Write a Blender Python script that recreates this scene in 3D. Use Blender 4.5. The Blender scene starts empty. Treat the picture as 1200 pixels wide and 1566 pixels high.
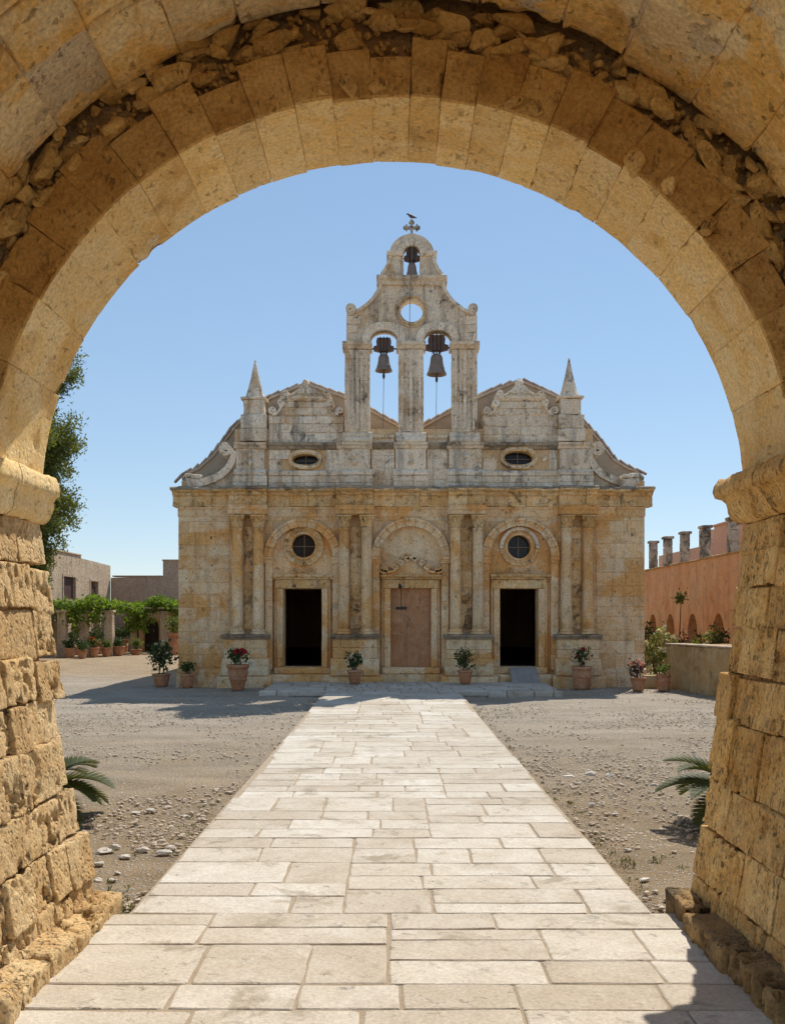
import bpy, bmesh, math, random
import numpy as np
from mathutils import Vector, Matrix
from mathutils.geometry import tessellate_polygon

# ------------------------------------------------------------------ camera, sky, sun, exposure
SC = bpy.context.scene
COL = SC.collection
EYE = 1.75
FPX = 1450.0            # focal length in pixels of the 1200 x 1566 photograph
cam_d = bpy.data.cameras.new("camera")
cam = bpy.data.objects.new("camera", cam_d)
COL.objects.link(cam)
cam.location = (0, 0, EYE)
cam.rotation_euler = (math.radians(90), 0, 0)
cam_d.sensor_fit = 'VERTICAL'
cam_d.sensor_height = 36.0
cam_d.lens = 36.0 * FPX / 1566.0
cam_d.shift_y = 162.0 / 1566.0
cam_d.clip_start = 0.05
cam_d.clip_end = 6000
SC.camera = cam

SUN_DIR = Vector((0.34, 0.645, 1.0)).normalized()       # towards the sun
SUN_EL = math.asin(SUN_DIR.z)
SUN_AZ = math.atan2(SUN_DIR.x, SUN_DIR.y)
world = bpy.data.worlds.new("World")
SC.world = world
world.use_nodes = True
wn, wl = world.node_tree.nodes, world.node_tree.links
wn.clear()
sky = wn.new('ShaderNodeTexSky')
sky.sky_type = 'NISHITA'
sky.sun_disc = False
sky.sun_elevation = SUN_EL
sky.sun_rotation = SUN_AZ
sky.altitude = 300
sky.air_density = 1.0
sky.dust_density = 0.0
sky.ozone_density = 6.0
bg = wn.new('ShaderNodeBackground')
bg.inputs['Strength'].default_value = 0.148
wo = wn.new('ShaderNodeOutputWorld')
soft = wn.new('ShaderNodeGamma')                         # even, summery blue over the whole dome
soft.inputs['Gamma'].default_value = 0.52
wl.new(sky.outputs[0], soft.inputs[0])
hue = wn.new('ShaderNodeHueSaturation')
hue.inputs['Saturation'].default_value = 1.2
wl.new(soft.outputs[0], hue.inputs['Color'])
wl.new(hue.outputs[0], bg.inputs[0])
wl.new(bg.outputs[0], wo.inputs[0])

sun_d = bpy.data.lights.new("sun", 'SUN')
sun_d.energy = 2.3
sun_d.angle = math.radians(0.53)
sun_d.color = (1.0, 0.945, 0.855)
sun = bpy.data.objects.new("sun", sun_d)
COL.objects.link(sun)
sun.location = (20, 30, 60)
sun.rotation_euler = SUN_DIR.to_track_quat('Z', 'Y').to_euler()

SC.view_settings.view_transform = 'Standard'
SC.view_settings.look = 'None'
SC.view_settings.exposure = 1.08
SC.view_settings.gamma = 1.0
SC.view_settings.use_curve_mapping = False
SC.render.engine = 'CYCLES'
SC.cycles.use_denoising = True
SC.cycles.max_bounces = 10
SC.cycles.diffuse_bounces = 6
SC.cycles.transparent_max_bounces = 8
SC.cycles.sample_clamp_indirect = 6.0

random.seed(7)
RNG = np.random.default_rng(11)

# ------------------------------------------------------------------ noise in numpy
def _hash(ix, iy, iz, seed):
    h = (ix.astype(np.int64) * 374761393 + iy.astype(np.int64) * 668265263 + iz.astype(np.int64) * 2147483647 + seed * 144269) & 0xFFFFFFFF
    h = ((h ^ (h >> 13)) * 1274126177) & 0xFFFFFFFF
    h = ((h ^ (h >> 16)) * 2246822519) & 0xFFFFFFFF
    return ((h ^ (h >> 15)) & 0xFFFFFF) / float(0xFFFFFF)

def vnoise(p, seed=0):
    f = np.floor(p)
    t = p - f
    t = t * t * (3 - 2 * t)
    ix, iy, iz = f[:, 0].astype(np.int64), f[:, 1].astype(np.int64), f[:, 2].astype(np.int64)
    out = 0
    for a in (0, 1):
        wx = t[:, 0] if a else 1 - t[:, 0]
        for b in (0, 1):
            wy = t[:, 1] if b else 1 - t[:, 1]
            for c in (0, 1):
                wz = t[:, 2] if c else 1 - t[:, 2]
                out = out + wx * wy * wz * _hash(ix + a, iy + b, iz + c, seed)
    return out

def fbm(p, seed=0, octaves=3):
    s, a, tot = 0, 1.0, 0
    for o in range(octaves):
        s = s + a * vnoise(p * (2.03 ** o) + 17.3 * o, seed + o)
        tot += a
        a *= 0.5
    return s / tot

# ------------------------------------------------------------------ object helpers
def link(o, parent=None):
    COL.objects.link(o)
    if parent is not None:
        o.parent = parent
        o.matrix_parent_inverse = Matrix.Translation(-world_loc(parent))
    return o

def world_loc(o):
    v = Vector(o.location)
    while o.parent is not None:                       # parts never move, only roots carry a location
        v = v + o.matrix_parent_inverse.translation
        o = o.parent
        v = v + Vector(o.location)
    return v

def mesh(name, V, F, mat, parent=None, smooth=False, local=False):
    me = bpy.data.meshes.new(name)
    V = np.asarray(V, dtype=np.float64)
    me.from_pydata(V.tolist(), [], F if isinstance(F, list) else F.tolist())
    me.update()
    if smooth:
        me.shade_smooth()
    if mat is not None:
        me.materials.append(mat)
    o = bpy.data.objects.new(name, me)
    COL.objects.link(o)
    if parent is not None:
        o.parent = parent
        if not local:
            o.matrix_parent_inverse = Matrix.Translation(-world_loc(parent))
    return o

def tag(o, label, cat=None, group=None, kind=None):
    if label:
        o['label'] = label
    if cat:
        o['category'] = cat
    if group:
        o['group'] = group
    if kind:
        o['kind'] = kind
    return o

def thing(name, label, cat, loc=(0, 0, 0), group=None, rz=0.0):
    o = bpy.data.objects.new(name, None)
    o.empty_display_size = 0.3
    COL.objects.link(o)
    o.location = loc
    o.rotation_euler = (0, 0, rz)
    return tag(o, label, cat, group, 'thing')

class MB:
    """collects shapes that belong to one part"""
    def __init__(self):
        self.V, self.F, self.n = [], [], 0
    def add(self, V, F):
        V = np.asarray(V, dtype=np.float64)
        self.V.append(V)
        self.F.extend([tuple(int(i) + self.n for i in f) for f in F])
        self.n += len(V)
        return self
    def build(self, name, mat, parent=None, smooth=False, local=False):
        return mesh(name, np.concatenate(self.V), self.F, mat, parent, smooth, local)

_gb = {}
def grid_box(nx, ny, nz):
    k = (nx, ny, nz)
    if k in _gb:
        return _gb[k]
    I, J, K = np.meshgrid(range(nx + 1), range(ny + 1), range(nz + 1), indexing='ij')
    surf = (I == 0) | (I == nx) | (J == 0) | (J == ny) | (K == 0) | (K == nz)
    idx = -np.ones(I.shape, dtype=np.int64)
    idx[surf] = np.arange(surf.sum())
    ijk = np.stack([I[surf], J[surf], K[surf]], 1)
    F = []
    def quads(A, flip):
        q = np.stack([A[:-1, :-1], A[1:, :-1], A[1:, 1:], A[:-1, 1:]], -1).reshape(-1, 4)
        F.append(q[:, ::-1] if flip else q)
    quads(idx[0], True); quads(idx[nx], False)
    quads(idx[:, 0], False); quads(idx[:, ny], True)
    quads(idx[:, :, 0], True); quads(idx[:, :, nz], False)
    _gb[k] = (ijk, np.concatenate(F))
    return _gb[k]

def rough(lo, hi, res=None, r=0.02, amp=0.0, freq=4.0, pit=0.0, pfreq=14.0, seed=0, fmap=None, octv=3, lowamp=0.0, pitmask=0.5):
    """rounded, weathered block between lo and hi (box space); fmap turns box space into world space"""
    lo = np.asarray(lo, float); hi = np.asarray(hi, float)
    L = hi - lo
    r = min(r, 0.45 * L.min())
    lines = []
    for a in range(3):
        if res is None:
            g = np.array([0, r, L[a] - r, L[a]])
        else:
            n = max(1, int(round((L[a] - 2 * r) / res)))
            g = np.concatenate([[0, 0.45 * r], np.linspace(r, L[a] - r, n + 1), [L[a] - 0.45 * r, L[a]]])
        lines.append(g)
    ijk, F = grid_box(len(lines[0]) - 1, len(lines[1]) - 1, len(lines[2]) - 1)
    p = np.stack([lines[a][ijk[:, a]] for a in range(3)], 1)
    q = np.minimum(np.maximum(p, r), L - r)
    d = p - q
    n = d / np.maximum(np.linalg.norm(d, axis=1, keepdims=True), 1e-9)
    p = q + r * n + lo
    if amp or pit or lowamp:
        sh = p + (seed % 97) * 3.71
        disp = np.zeros(len(p))
        if amp:
            disp += amp * (fbm(sh * freq, seed, octv) - 0.5) * 2
        if lowamp:
            disp += lowamp * (vnoise(sh * 2.2, seed + 5) - 0.5) * 2
        if pit:
            m = np.clip((fbm(sh * np.array([2.6, 2.6, 2.6]), seed + 9, 2) - pitmask) * 5, 0, 1)
            c = np.clip((fbm(sh * pfreq * np.array([1, 1, 0.55]), seed + 3, 2) - 0.55) * 8, 0, 1)
            disp -= pit * c * m
        p = p + n * disp[:, None]
    if fmap is not None:
        p = fmap(p)
    return p, F

def box(x0, x1, y0, y1, z0, z1, c=0.0):
    if c > 0:
        return rough((x0, y0, z0), (x1, y1, z1), None, c)
    V = [(x, y, z) for x in (x0, x1) for y in (y0, y1) for z in (z0, z1)]
    F = [(0, 1, 3, 2), (4, 6, 7, 5), (0, 4, 5, 1), (2, 3, 7, 6), (0, 2, 6, 4), (1, 5, 7, 3)]
    return V, F

def plate(outer, holes, d0, d1, fmap):
    """a slab with openings: outline (u, v), depth d0 (front) to d1 (back); fmap(u, v, d) -> xyz"""
    def area(l):
        return sum(l[i][0] * l[(i + 1) % len(l)][1] - l[(i + 1) % len(l)][0] * l[i][1] for i in range(len(l)))
    loops = [list(outer) if area(outer) > 0 else list(outer)[::-1]]
    for h in holes:
        loops.append(list(h) if area(h) < 0 else list(h)[::-1])
    tri = tessellate_polygon([[Vector((u, v, 0)) for u, v in l] for l in loops])
    pts = [p for l in loops for p in l]
    n = len(pts)
    V = [fmap(u, v, d0) for u, v in pts] + [fmap(u, v, d1) for u, v in pts]
    F = []
    for t in tri:
        a, b, c = t
        ar = (pts[b][0] - pts[a][0]) * (pts[c][1] - pts[a][1]) - (pts[c][0] - pts[a][0]) * (pts[b][1] - pts[a][1])
        if abs(ar) < 1e-12:
            continue
        if ar < 0:
            a, b, c = a, c, b
        F.append((a, b, c))
        F.append((a + n, c + n, b + n))
    k = 0
    for l in loops:
        m = len(l)
        for i in range(m):
            j = (i + 1) % m
            F.append((k + i, k + n + i, k + n + j, k + j))
        k += m
    return V, F

XZ = lambda u, v, d: (u, d, v)

def lathe(profile, seg=20, center=(0, 0, 0), jitter=0.0, seed=0, a0=0.0, a1=2 * math.pi, cap=True):
    prof = np.array(profile, float)
    full = abs(a1 - a0 - 2 * math.pi) < 1e-6
    ang = np.linspace(a0, a1, seg + (0 if full else 1), endpoint=not full)
    V = []
    for (r, z) in prof:
        V.append(np.stack([r * np.cos(ang), r * np.sin(ang), np.full(len(ang), z)], 1))
    m = len(ang)
    V = np.concatenate(V) + np.array(center)
    F = []
    for i in range(len(prof) - 1):
        for j in range(m if full else m - 1):
            k = (j + 1) % m
            F.append((i * m + j, i * m + k, (i + 1) * m + k, (i + 1) * m + j))
    if cap and full:
        if prof[0][0] > 1e-4:
            F.append(tuple(range(m))[::-1])
        if prof[-1][0] > 1e-4:
            F.append(tuple(range((len(prof) - 1) * m, len(prof) * m)))
    if jitter:
        V = V + (np.stack([fbm(V * 5 + 9.1 * k, seed + k, 2) for k in range(3)], 1) - 0.5) * 2 * jitter
    return V, F

def tube(path, rad, seg=6):
    P = np.array(path, float)
    rad = np.full(len(P), rad) if np.isscalar(rad) else np.array(rad, float)
    V = []
    T = np.gradient(P, axis=0)
    T /= np.maximum(np.linalg.norm(T, axis=1, keepdims=True), 1e-9)
    up = np.array([0.0, 0.0, 1.0]) if abs(T[0][2]) < 0.9 else np.array([1.0, 0, 0])
    for i in range(len(P)):
        a = np.cross(T[i], up); a /= max(np.linalg.norm(a), 1e-9)
        b = np.cross(a, T[i])
        for s in range(seg):
            t = 2 * math.pi * s / seg
            V.append(P[i] + rad[i] * (a * math.cos(t) + b * math.sin(t)))
    F = []
    for i in range(len(P) - 1):
        for s in range(seg):
            F.append((i * seg + s, (i + 1) * seg + s, (i + 1) * seg + (s + 1) % seg, i * seg + (s + 1) % seg))
    F.append(tuple(range(seg)))
    F.append(tuple(range((len(P) - 1) * seg, len(P) * seg))[::-1])
    return np.array(V), F

_ico = {}
def ico(sub):
    if sub not in _ico:
        bm = bmesh.new()
        bmesh.ops.create_icosphere(bm, subdivisions=sub, radius=1.0)
        bm.verts.ensure_lookup_table()
        V = np.array([v.co[:] for v in bm.verts])
        F = np.array([[v.index for v in f.verts] for f in bm.faces])
        bm.free()
        _ico[sub] = (V, F)
    return _ico[sub]

def rot_matrix(rng):
    q = rng.normal(size=4); q /= np.linalg.norm(q)
    w, x, y, z = q
    return np.array([[1 - 2 * (y * y + z * z), 2 * (x * y - z * w), 2 * (x * z + y * w)],
                     [2 * (x * y + z * w), 1 - 2 * (x * x + z * z), 2 * (y * z - x * w)],
                     [2 * (x * z - y * w), 2 * (y * z + x * w), 1 - 2 * (x * x + y * y)]])

def pebble(center, size, seed, sub=2, flat=(1, .8, .6), noise=0.3, R=None, cuts=5, keep=0.15):
    V, F = ico(sub)
    rng = np.random.default_rng(seed)
    n = fbm(V * 1.3 + seed * 1.7, seed, 2)
    W = V * (1 + noise * (n - 0.5) * 2)[:, None]
    # flatten a few random sides so that it reads as broken stone
    for _ in range(cuts):
        d = rng.normal(size=3); d /= np.linalg.norm(d)
        h = W @ d
        lim = (0.55 + 0.3 * rng.random()) if cuts < 8 else (0.42 + 0.3 * rng.random())
        W = W - np.outer(np.clip(h - lim, 0, None) * (1 - keep), d)
    W = W * np.array(flat) * size
    W = W @ (rot_matrix(rng) if R is None else R).T
    return W + np.array(center), F

# ------------------------------------------------------------------ materials
def new_mat(name):
    m = bpy.data.materials.new(name)
    m.use_nodes = True
    nt = m.node_tree
    b = nt.nodes['Principled BSDF']
    b.inputs['Specular IOR Level'].default_value = 0.25
    return m, nt, b

class NT:
    def __init__(self, nt):
        self.nt = nt
    def n(self, t, **kw):
        x = self.nt.nodes.new(t)
        for k, v in kw.items():
            setattr(x, k, v)
        return x
    def l(self, a, b):
        self.nt.links.new(a, b)
    def noise(self, vec, scale, detail=5, rough=0.55, dist=0.0):
        x = self.n('ShaderNodeTexNoise')
        x.inputs['Scale'].default_value = scale
        x.inputs['Detail'].default_value = detail
        x.inputs['Roughness'].default_value = rough
        x.inputs['Distortion'].default_value = dist
        self.l(vec, x.inputs['Vector'])
        return x.outputs['Fac']
    def ramp(self, fac, stops):
        x = self.n('ShaderNodeValToRGB')
        e = x.color_ramp.elements
        while len(e) < len(stops):
            e.new(0.5)
        for i, (p, c) in enumerate(stops):
            e[i].position = p
            e[i].color = (c, c, c, 1) if np.isscalar(c) else (*c, 1)
        self.l(fac, x.inputs['Fac'])
        return x.outputs['Color']
    def mix(self, fac, a, b, blend='MIX'):
        x = self.n('ShaderNodeMix', data_type='RGBA', blend_type=blend)
        for s, v in ((x.inputs[0], fac), (x.inputs[6], a), (x.inputs[7], b)):
            if hasattr(v, 'links') or hasattr(v, 'is_linked'):
                self.l(v, s)
            elif np.isscalar(v):
                s.default_value = v if s.type == 'VALUE' else (v, v, v, 1)
            else:
                s.default_value = (*v, 1)
        return x.outputs[2]
    def math(self, op, a, b=0.0):
        x = self.n('ShaderNodeMath', operation=op)
        for s, v in ((x.inputs[0], a), (x.inputs[1], b)):
            if hasattr(v, 'is_linked'):
                self.l(v, s)
            else:
                s.default_value = v
        return x.outputs[0]
    def scaled(self, vec, s):
        x = self.n('ShaderNodeVectorMath', operation='MULTIPLY')
        self.l(vec, x.inputs[0])
        x.inputs[1].default_value = s
        return x.outputs[0]

def stone_mat(name, c1, c2, c3, stain=(0.05, 0.04, 0.03), stain_lo=0.62, stain_hi=0.75, stain_amt=0.6, streak=0.0,
              bump=0.6, bdist=0.02, pit=0.5, pitscale=22.0, fine=45.0, rnd=0.22, rough=0.9, big=0.9, zgrade=None, patch=None, mid=5.0, speck=0.45, sscale=26.0, sstretch=(1.0, 1.0, 0.55), contrast=0.75, odd=None, sk_lo=0.60):
    m, nt, b = new_mat(name)
    N = NT(nt)
    tc = N.n('ShaderNodeTexCoord').outputs['Object']
    oi = N.n('ShaderNodeObjectInfo')
    off = N.n('ShaderNodeVectorMath', operation='ADD')
    rv = N.n('ShaderNodeCombineXYZ')
    for i, k in enumerate((31.0, 17.0, 23.0)):
        N.l(N.math('MULTIPLY', oi.outputs['Random'], k * (1 if rnd else 0)), rv.inputs[i])
    N.l(tc, off.inputs[0]); N.l(rv.outputs[0], off.inputs[1])
    P = off.outputs[0]
    col = N.mix(N.ramp(N.noise(tc, big, 6, 0.6), [(0.38, 0.0), (0.62, 1.0)]), c1, c2)
    if zgrade:
        sep = N.n('ShaderNodeSeparateXYZ'); N.l(tc, sep.inputs[0])
        wob = N.math('MULTIPLY', N.math('SUBTRACT', N.noise(tc, 0.9, 4), 0.5), zgrade[3])
        zz = N.math('ADD', sep.outputs[2], wob)
        mr = N.n('ShaderNodeMapRange'); N.l(zz, mr.inputs[0])
        mr.inputs[1].default_value, mr.inputs[2].default_value = zgrade[0], zgrade[1]
        col = N.mix(mr.outputs[0], col, zgrade[2])
    col = N.mix(N.ramp(N.noise(P, mid, 6, 0.65, 0.6), [(0.42, 0.0), (0.7, 0.85)]), col, c3)
    if patch:
        col = N.mix(N.math('MULTIPLY', N.ramp(N.noise(tc, patch[1], 5, 0.6, 0.4), [(patch[2], 0.0), (patch[2] + 0.08, 1.0)]), patch[3]), col, patch[0])
    if odd:
        fr = N.math('FRACT', N.math('MULTIPLY', oi.outputs['Random'], 7.31))
        col = N.mix(N.math('MULTIPLY', N.math('GREATER_THAN', fr, odd[1]), odd[2]), col, odd[0])
        fr2 = N.math('FRACT', N.math('MULTIPLY', oi.outputs['Random'], 13.7))
        col = N.mix(N.math('MULTIPLY', N.math('GREATER_THAN', fr2, 0.8), 0.22), col, tuple(min(0.82, q * 1.12 + 0.05) for q in c3))
    fn = N.noise(P, fine, 5, 0.7)
    col = N.mix(contrast, col, N.ramp(fn, [(0.25, 0.45), (0.75, 1.4)]), 'MULTIPLY')
    sk = N.noise(N.scaled(P, tuple(sscale * q for q in sstretch)), 1.0, 4, 0.6, 0.3)
    gate_n = N.ramp(N.noise(P, 3.4, 4, 0.6), [(0.40, 0.15), (0.60, 1.0)])
    if speck:
        dk = N.math('MULTIPLY', N.ramp(sk, [(sk_lo, 0.0), (sk_lo + 0.09, 1.0)]), gate_n)
        col = N.mix(N.math('MULTIPLY', dk, speck), col, tuple(q * 0.33 for q in c2))
        lt = N.ramp(N.noise(N.scaled(P, tuple(sscale * 0.7 * q for q in sstretch)), 1.0, 5, 0.65), [(0.62, 0.0), (0.74, 1.0)])
        col = N.mix(N.math('MULTIPLY', lt, speck * 0.8), col, tuple(min(0.85, q * 1.28 + 0.04) for q in c1))
    if stain_amt:
        sn = N.noise(tc, 2.3, 7, 0.7, 0.5)
        col = N.mix(N.math('MULTIPLY', N.ramp(sn, [(stain_lo, 0.0), (stain_hi, 1.0)]), stain_amt), col, stain)
    if streak:
        st = N.noise(N.scaled(tc, (5.0, 5.0, 0.45)), 1.0, 6, 0.65, 0.3)
        col = N.mix(N.math('MULTIPLY', N.ramp(st, [(0.50, 0.0), (0.66, 1.0)]), streak), col, stain)
    if rnd:
        v = N.math('ADD', N.math('MULTIPLY', oi.outputs['Random'], 2 * rnd), 1.0 - rnd)
        cv = N.n('ShaderNodeCombineXYZ')
        for i in range(3):
            N.l(N.math('POWER', v, (0.8, 1.0, 1.25)[i]), cv.inputs[i])
        col = N.mix(1.0, col, cv.outputs[0], 'MULTIPLY')
    N.l(col, b.inputs['Base Color'])
    b.inputs['Roughness'].default_value = rough
    # relief
    vo = N.n('ShaderNodeTexVoronoi', feature='F1')
    vo.inputs['Scale'].default_value = pitscale
    vo.inputs['Randomness'].default_value = 1.0
    N.l(P, vo.inputs['Vector'])
    pits = N.ramp(vo.outputs['Distance'], [(0.08, 0.0), (0.42, 1.0)])
    pm = N.ramp(N.noise(P, 5.0, 3), [(0.42, 0.0), (0.58, 1.0)])
    pits = N.mix(pm, 1.0, pits)
    h = N.math('ADD', N.math('MULTIPLY', fn, 0.45), N.math('MULTIPLY', N.noise(P, 9.0, 8, 0.7), 0.8))
    h = N.math('ADD', h, N.math('MULTIPLY', pits, pit))
    if speck:
        h = N.math('SUBTRACT', h, N.math('MULTIPLY', dk, 0.9))
    bp = N.n('ShaderNodeBump')
    bp.inputs['Strength'].default_value = bump
    bp.inputs['Distance'].default_value = bdist
    N.l(h, bp.inputs['Height'])
    N.l(bp.outputs[0], b.inputs['Normal'])
    return m

def plain_mat(name, c1, c2=None, scale=6.0, rough=0.7, bump=0.2, bscale=30, rnd=0.1, metal=0.0, bdist=0.01):
    m, nt, b = new_mat(name)
    N = NT(nt)
    tc = N.n('ShaderNodeTexCoord').outputs['Object']
    c2 = c2 or tuple(x * 0.7 for x in c1)
    col = N.mix(N.ramp(N.noise(tc, scale, 6, 0.65), [(0.35, 0.0), (0.68, 1.0)]), c1, c2)
    if rnd:
        oi = N.n('ShaderNodeObjectInfo')
        v = N.math('ADD', N.math('MULTIPLY', oi.outputs['Random'], 2 * rnd), 1.0 - rnd)
        cv = N.n('ShaderNodeCombineXYZ')
        for i in range(3):
            N.l(v, cv.inputs[i])
        col = N.mix(1.0, col, cv.outputs[0], 'MULTIPLY')
    N.l(col, b.inputs['Base Color'])
    b.inputs['Roughness'].default_value = rough
    b.inputs['Metallic'].default_value = metal
    if bump:
        bp = N.n('ShaderNodeBump')
        bp.inputs['Strength'].default_value = bump
        bp.inputs['Distance'].default_value = bdist
        N.l(N.noise(tc, bscale, 6, 0.7), bp.inputs['Height'])
        N.l(bp.outputs[0], b.inputs['Normal'])
    return m

def leaf_mat(name, c1, c2, trans=0.35, rough=0.55):
    m, nt, b = new_mat(name)
    N = NT(nt)
    ge = N.n('ShaderNodeNewGeometry')
    col = N.mix(ge.outputs['Random Per Island'], c1, c2)
    tc = N.n('ShaderNodeTexCoord').outputs['Object']
    col = N.mix(N.ramp(N.noise(tc, 2.5, 3), [(0.35, 0.0), (0.65, 0.6)]), col, tuple(x * 0.62 for x in c1))
    N.l(col, b.inputs['Base Color'])
    b.inputs['Roughness'].default_value = rough
    tr = N.n('ShaderNodeBsdfTranslucent')
    N.l(N.mix(1.0, col, (1.25, 1.2, 0.6), 'MULTIPLY'), tr.inputs[0])
    mx = N.n('ShaderNodeMixShader')
    mx.inputs[0].default_value = trans
    out = nt.nodes['Material Output']
    N.l(b.outputs[0], mx.inputs[1]); N.l(tr.outputs[0], mx.inputs[2])
    N.l(mx.outputs[0], out.inputs['Surface'])
    return m

M = {}
M['gate'] = stone_mat('gate_sandstone', (0.80, 0.455, 0.135), (0.87, 0.59, 0.25), (0.58, 0.285, 0.065), stain=(0.15, 0.085, 0.04), stain_lo=0.58, stain_hi=0.76,
                      stain_amt=0.5, bump=1.0, bdist=0.028, pit=0.9, pitscale=30.0, fine=60.0, rnd=0.17, speck=0.85, sscale=40.0, sstretch=(1, 1, 0.45), sk_lo=0.58)
M['gate_sunlit'] = stone_mat('sunlit_gate_sandstone', (0.72, 0.475, 0.215), (0.79, 0.585, 0.32), (0.57, 0.33, 0.12), stain=(0.20, 0.12, 0.06), stain_lo=0.57, stain_hi=0.74,  # paler gate stone: sunlight on one pier put into the colour
                      stain_amt=0.5, bump=1.0, bdist=0.028, pit=0.9, pitscale=30.0, fine=60.0, rnd=0.15, speck=0.8, sscale=40.0, sstretch=(1, 1, 0.45), sk_lo=0.58)
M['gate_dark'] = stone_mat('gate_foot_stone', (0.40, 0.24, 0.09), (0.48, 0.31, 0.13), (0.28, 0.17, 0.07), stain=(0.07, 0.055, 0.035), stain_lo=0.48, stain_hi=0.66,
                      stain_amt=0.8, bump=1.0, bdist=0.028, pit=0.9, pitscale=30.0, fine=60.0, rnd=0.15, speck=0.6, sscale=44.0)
M['ring_rear_shaded'] = stone_mat('shaded_ring_stone', (0.60, 0.33, 0.09), (0.68, 0.42, 0.15), (0.46, 0.22, 0.05), stain=(0.20, 0.10, 0.035), stain_lo=0.56, stain_hi=0.70,
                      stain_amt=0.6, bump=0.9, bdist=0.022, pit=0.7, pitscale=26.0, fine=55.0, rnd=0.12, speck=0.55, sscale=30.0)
M['gate_pale'] = stone_mat('gate_pale_sandstone', (0.90, 0.665, 0.325), (0.87, 0.58, 0.22), (0.92, 0.75, 0.45), stain=(0.30, 0.16, 0.06), stain_lo=0.60, stain_hi=0.72,  # bounced light on the arch underside put into this pale colour
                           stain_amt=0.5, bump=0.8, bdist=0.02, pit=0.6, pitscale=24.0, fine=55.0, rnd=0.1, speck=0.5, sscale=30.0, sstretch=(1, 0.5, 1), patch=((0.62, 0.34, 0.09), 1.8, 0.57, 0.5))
M['vault'] = stone_mat('vault_stone', (0.90, 0.575, 0.195), (0.85, 0.485, 0.125), (0.92, 0.70, 0.37), stain=(0.30, 0.14, 0.045), stain_lo=0.57, stain_hi=0.68,
                       stain_amt=0.6, bump=0.9, bdist=0.028, pit=0.6, pitscale=14.0, fine=40.0, rnd=0.14, patch=((0.92, 0.77, 0.49), 1.5, 0.50, 0.85), speck=0.55, sscale=18.0, sstretch=(1, 1, 1))
M['rubble'] = stone_mat('rubble_stone', (0.64, 0.39, 0.125), (0.54, 0.31, 0.09), (0.74, 0.50, 0.20), stain_amt=0.4, bump=0.9, bdist=0.025, pit=0.5, rnd=0.28, speck=0.7, sscale=40.0)
M['mortar'] = stone_mat('old_mortar', (0.46, 0.27, 0.11), (0.36, 0.20, 0.08), (0.55, 0.38, 0.20), stain_amt=0.3, bump=1.0, bdist=0.04, pit=0.6, rnd=0)
M['lime'] = stone_mat('pale_lime_mortar', (0.84, 0.70, 0.49), (0.74, 0.57, 0.34), (0.86, 0.76, 0.58), stain_amt=0.4, bump=1.0, bdist=0.03, pit=0.6, rnd=0)
M['slab'] = stone_mat('path_limestone', (0.565, 0.49, 0.385), (0.62, 0.555, 0.46), (0.48, 0.40, 0.30), stain=(0.32, 0.26, 0.18), stain_lo=0.565, stain_hi=0.65,
                      stain_amt=0.8, bump=0.6, bdist=0.016, pit=0.35, pitscale=9.0, fine=50.0, rnd=0.14, mid=3.0, speck=0.5, sscale=9.0, sstretch=(1, 1, 1), contrast=0.5)
M['joint'] = plain_mat('joint_sediment', (0.50, 0.40, 0.285), (0.40, 0.30, 0.20), scale=9, rough=0.95, bump=0.8, bscale=60, rnd=0, bdist=0.02)
CH = dict(stain=(0.17, 0.11, 0.07), stain_lo=0.57, stain_hi=0.68)
M['church'] = stone_mat('church_sandstone', (0.88, 0.63, 0.365), (0.85, 0.545, 0.255), (0.90, 0.735, 0.51), stain_amt=0.45, streak=0.25, bump=0.9, bdist=0.03, pit=0.6, pitscale=12.0,
                        fine=26.0, rnd=0.075, zgrade=(4.6, 5.6, (0.80, 0.66, 0.47), 0.8), patch=((0.78, 0.40, 0.12), 0.9, 0.495, 0.85), big=0.8, odd=((0.68, 0.42, 0.17), 0.82, 0.3), speck=0.55, sscale=9.0, sstretch=(1, 1, 0.7), mid=3.0, **CH)
M['church_attic'] = stone_mat('church_attic_stone', (0.89, 0.755, 0.575), (0.86, 0.68, 0.475), (0.92, 0.82, 0.67), stain_amt=0.8, streak=0.5, bump=1.0, bdist=0.035, pit=0.7, pitscale=9.0,
                              fine=24.0, rnd=0.11, patch=((0.58, 0.36, 0.165), 1.5, 0.56, 0.6), stain=(0.12, 0.10, 0.085), stain_lo=0.57, stain_hi=0.66, speck=0.6, sscale=8.0, sstretch=(1, 1, 0.9), mid=3.5)
M['church_frieze'] = stone_mat('church_frieze_stone', (0.86, 0.575, 0.26), (0.80, 0.47, 0.17), (0.90, 0.73, 0.47), stain_amt=0.75, streak=0.4, bump=1.0, bdist=0.04, pit=0.9, pitscale=7.0,
                               fine=24.0, rnd=0.15, stain=(0.12, 0.075, 0.045), stain_lo=0.54, stain_hi=0.62, speck=0.7, sscale=8.0, sstretch=(1, 1, 1), mid=3.0)
M['church_mortar'] = stone_mat('church_joint', (0.72, 0.51, 0.29), (0.64, 0.42, 0.21), (0.76, 0.58, 0.36), stain_amt=0.4, streak=0.2, bump=0.6, bdist=0.02, pit=0.3, rnd=0, stain=(0.1, 0.08, 0.06), sscale=10.0)
M['ledge'] = stone_mat('lichen_black_ledge', (0.34, 0.28, 0.21), (0.52, 0.40, 0.26), (0.22, 0.185, 0.15), stain_amt=0.6, bump=0.9, bdist=0.03, pit=0.6, pitscale=9.0, fine=24.0, rnd=0.15, stain=(0.05, 0.045, 0.04), stain_lo=0.5, stain_hi=0.62, sscale=9.0)
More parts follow.
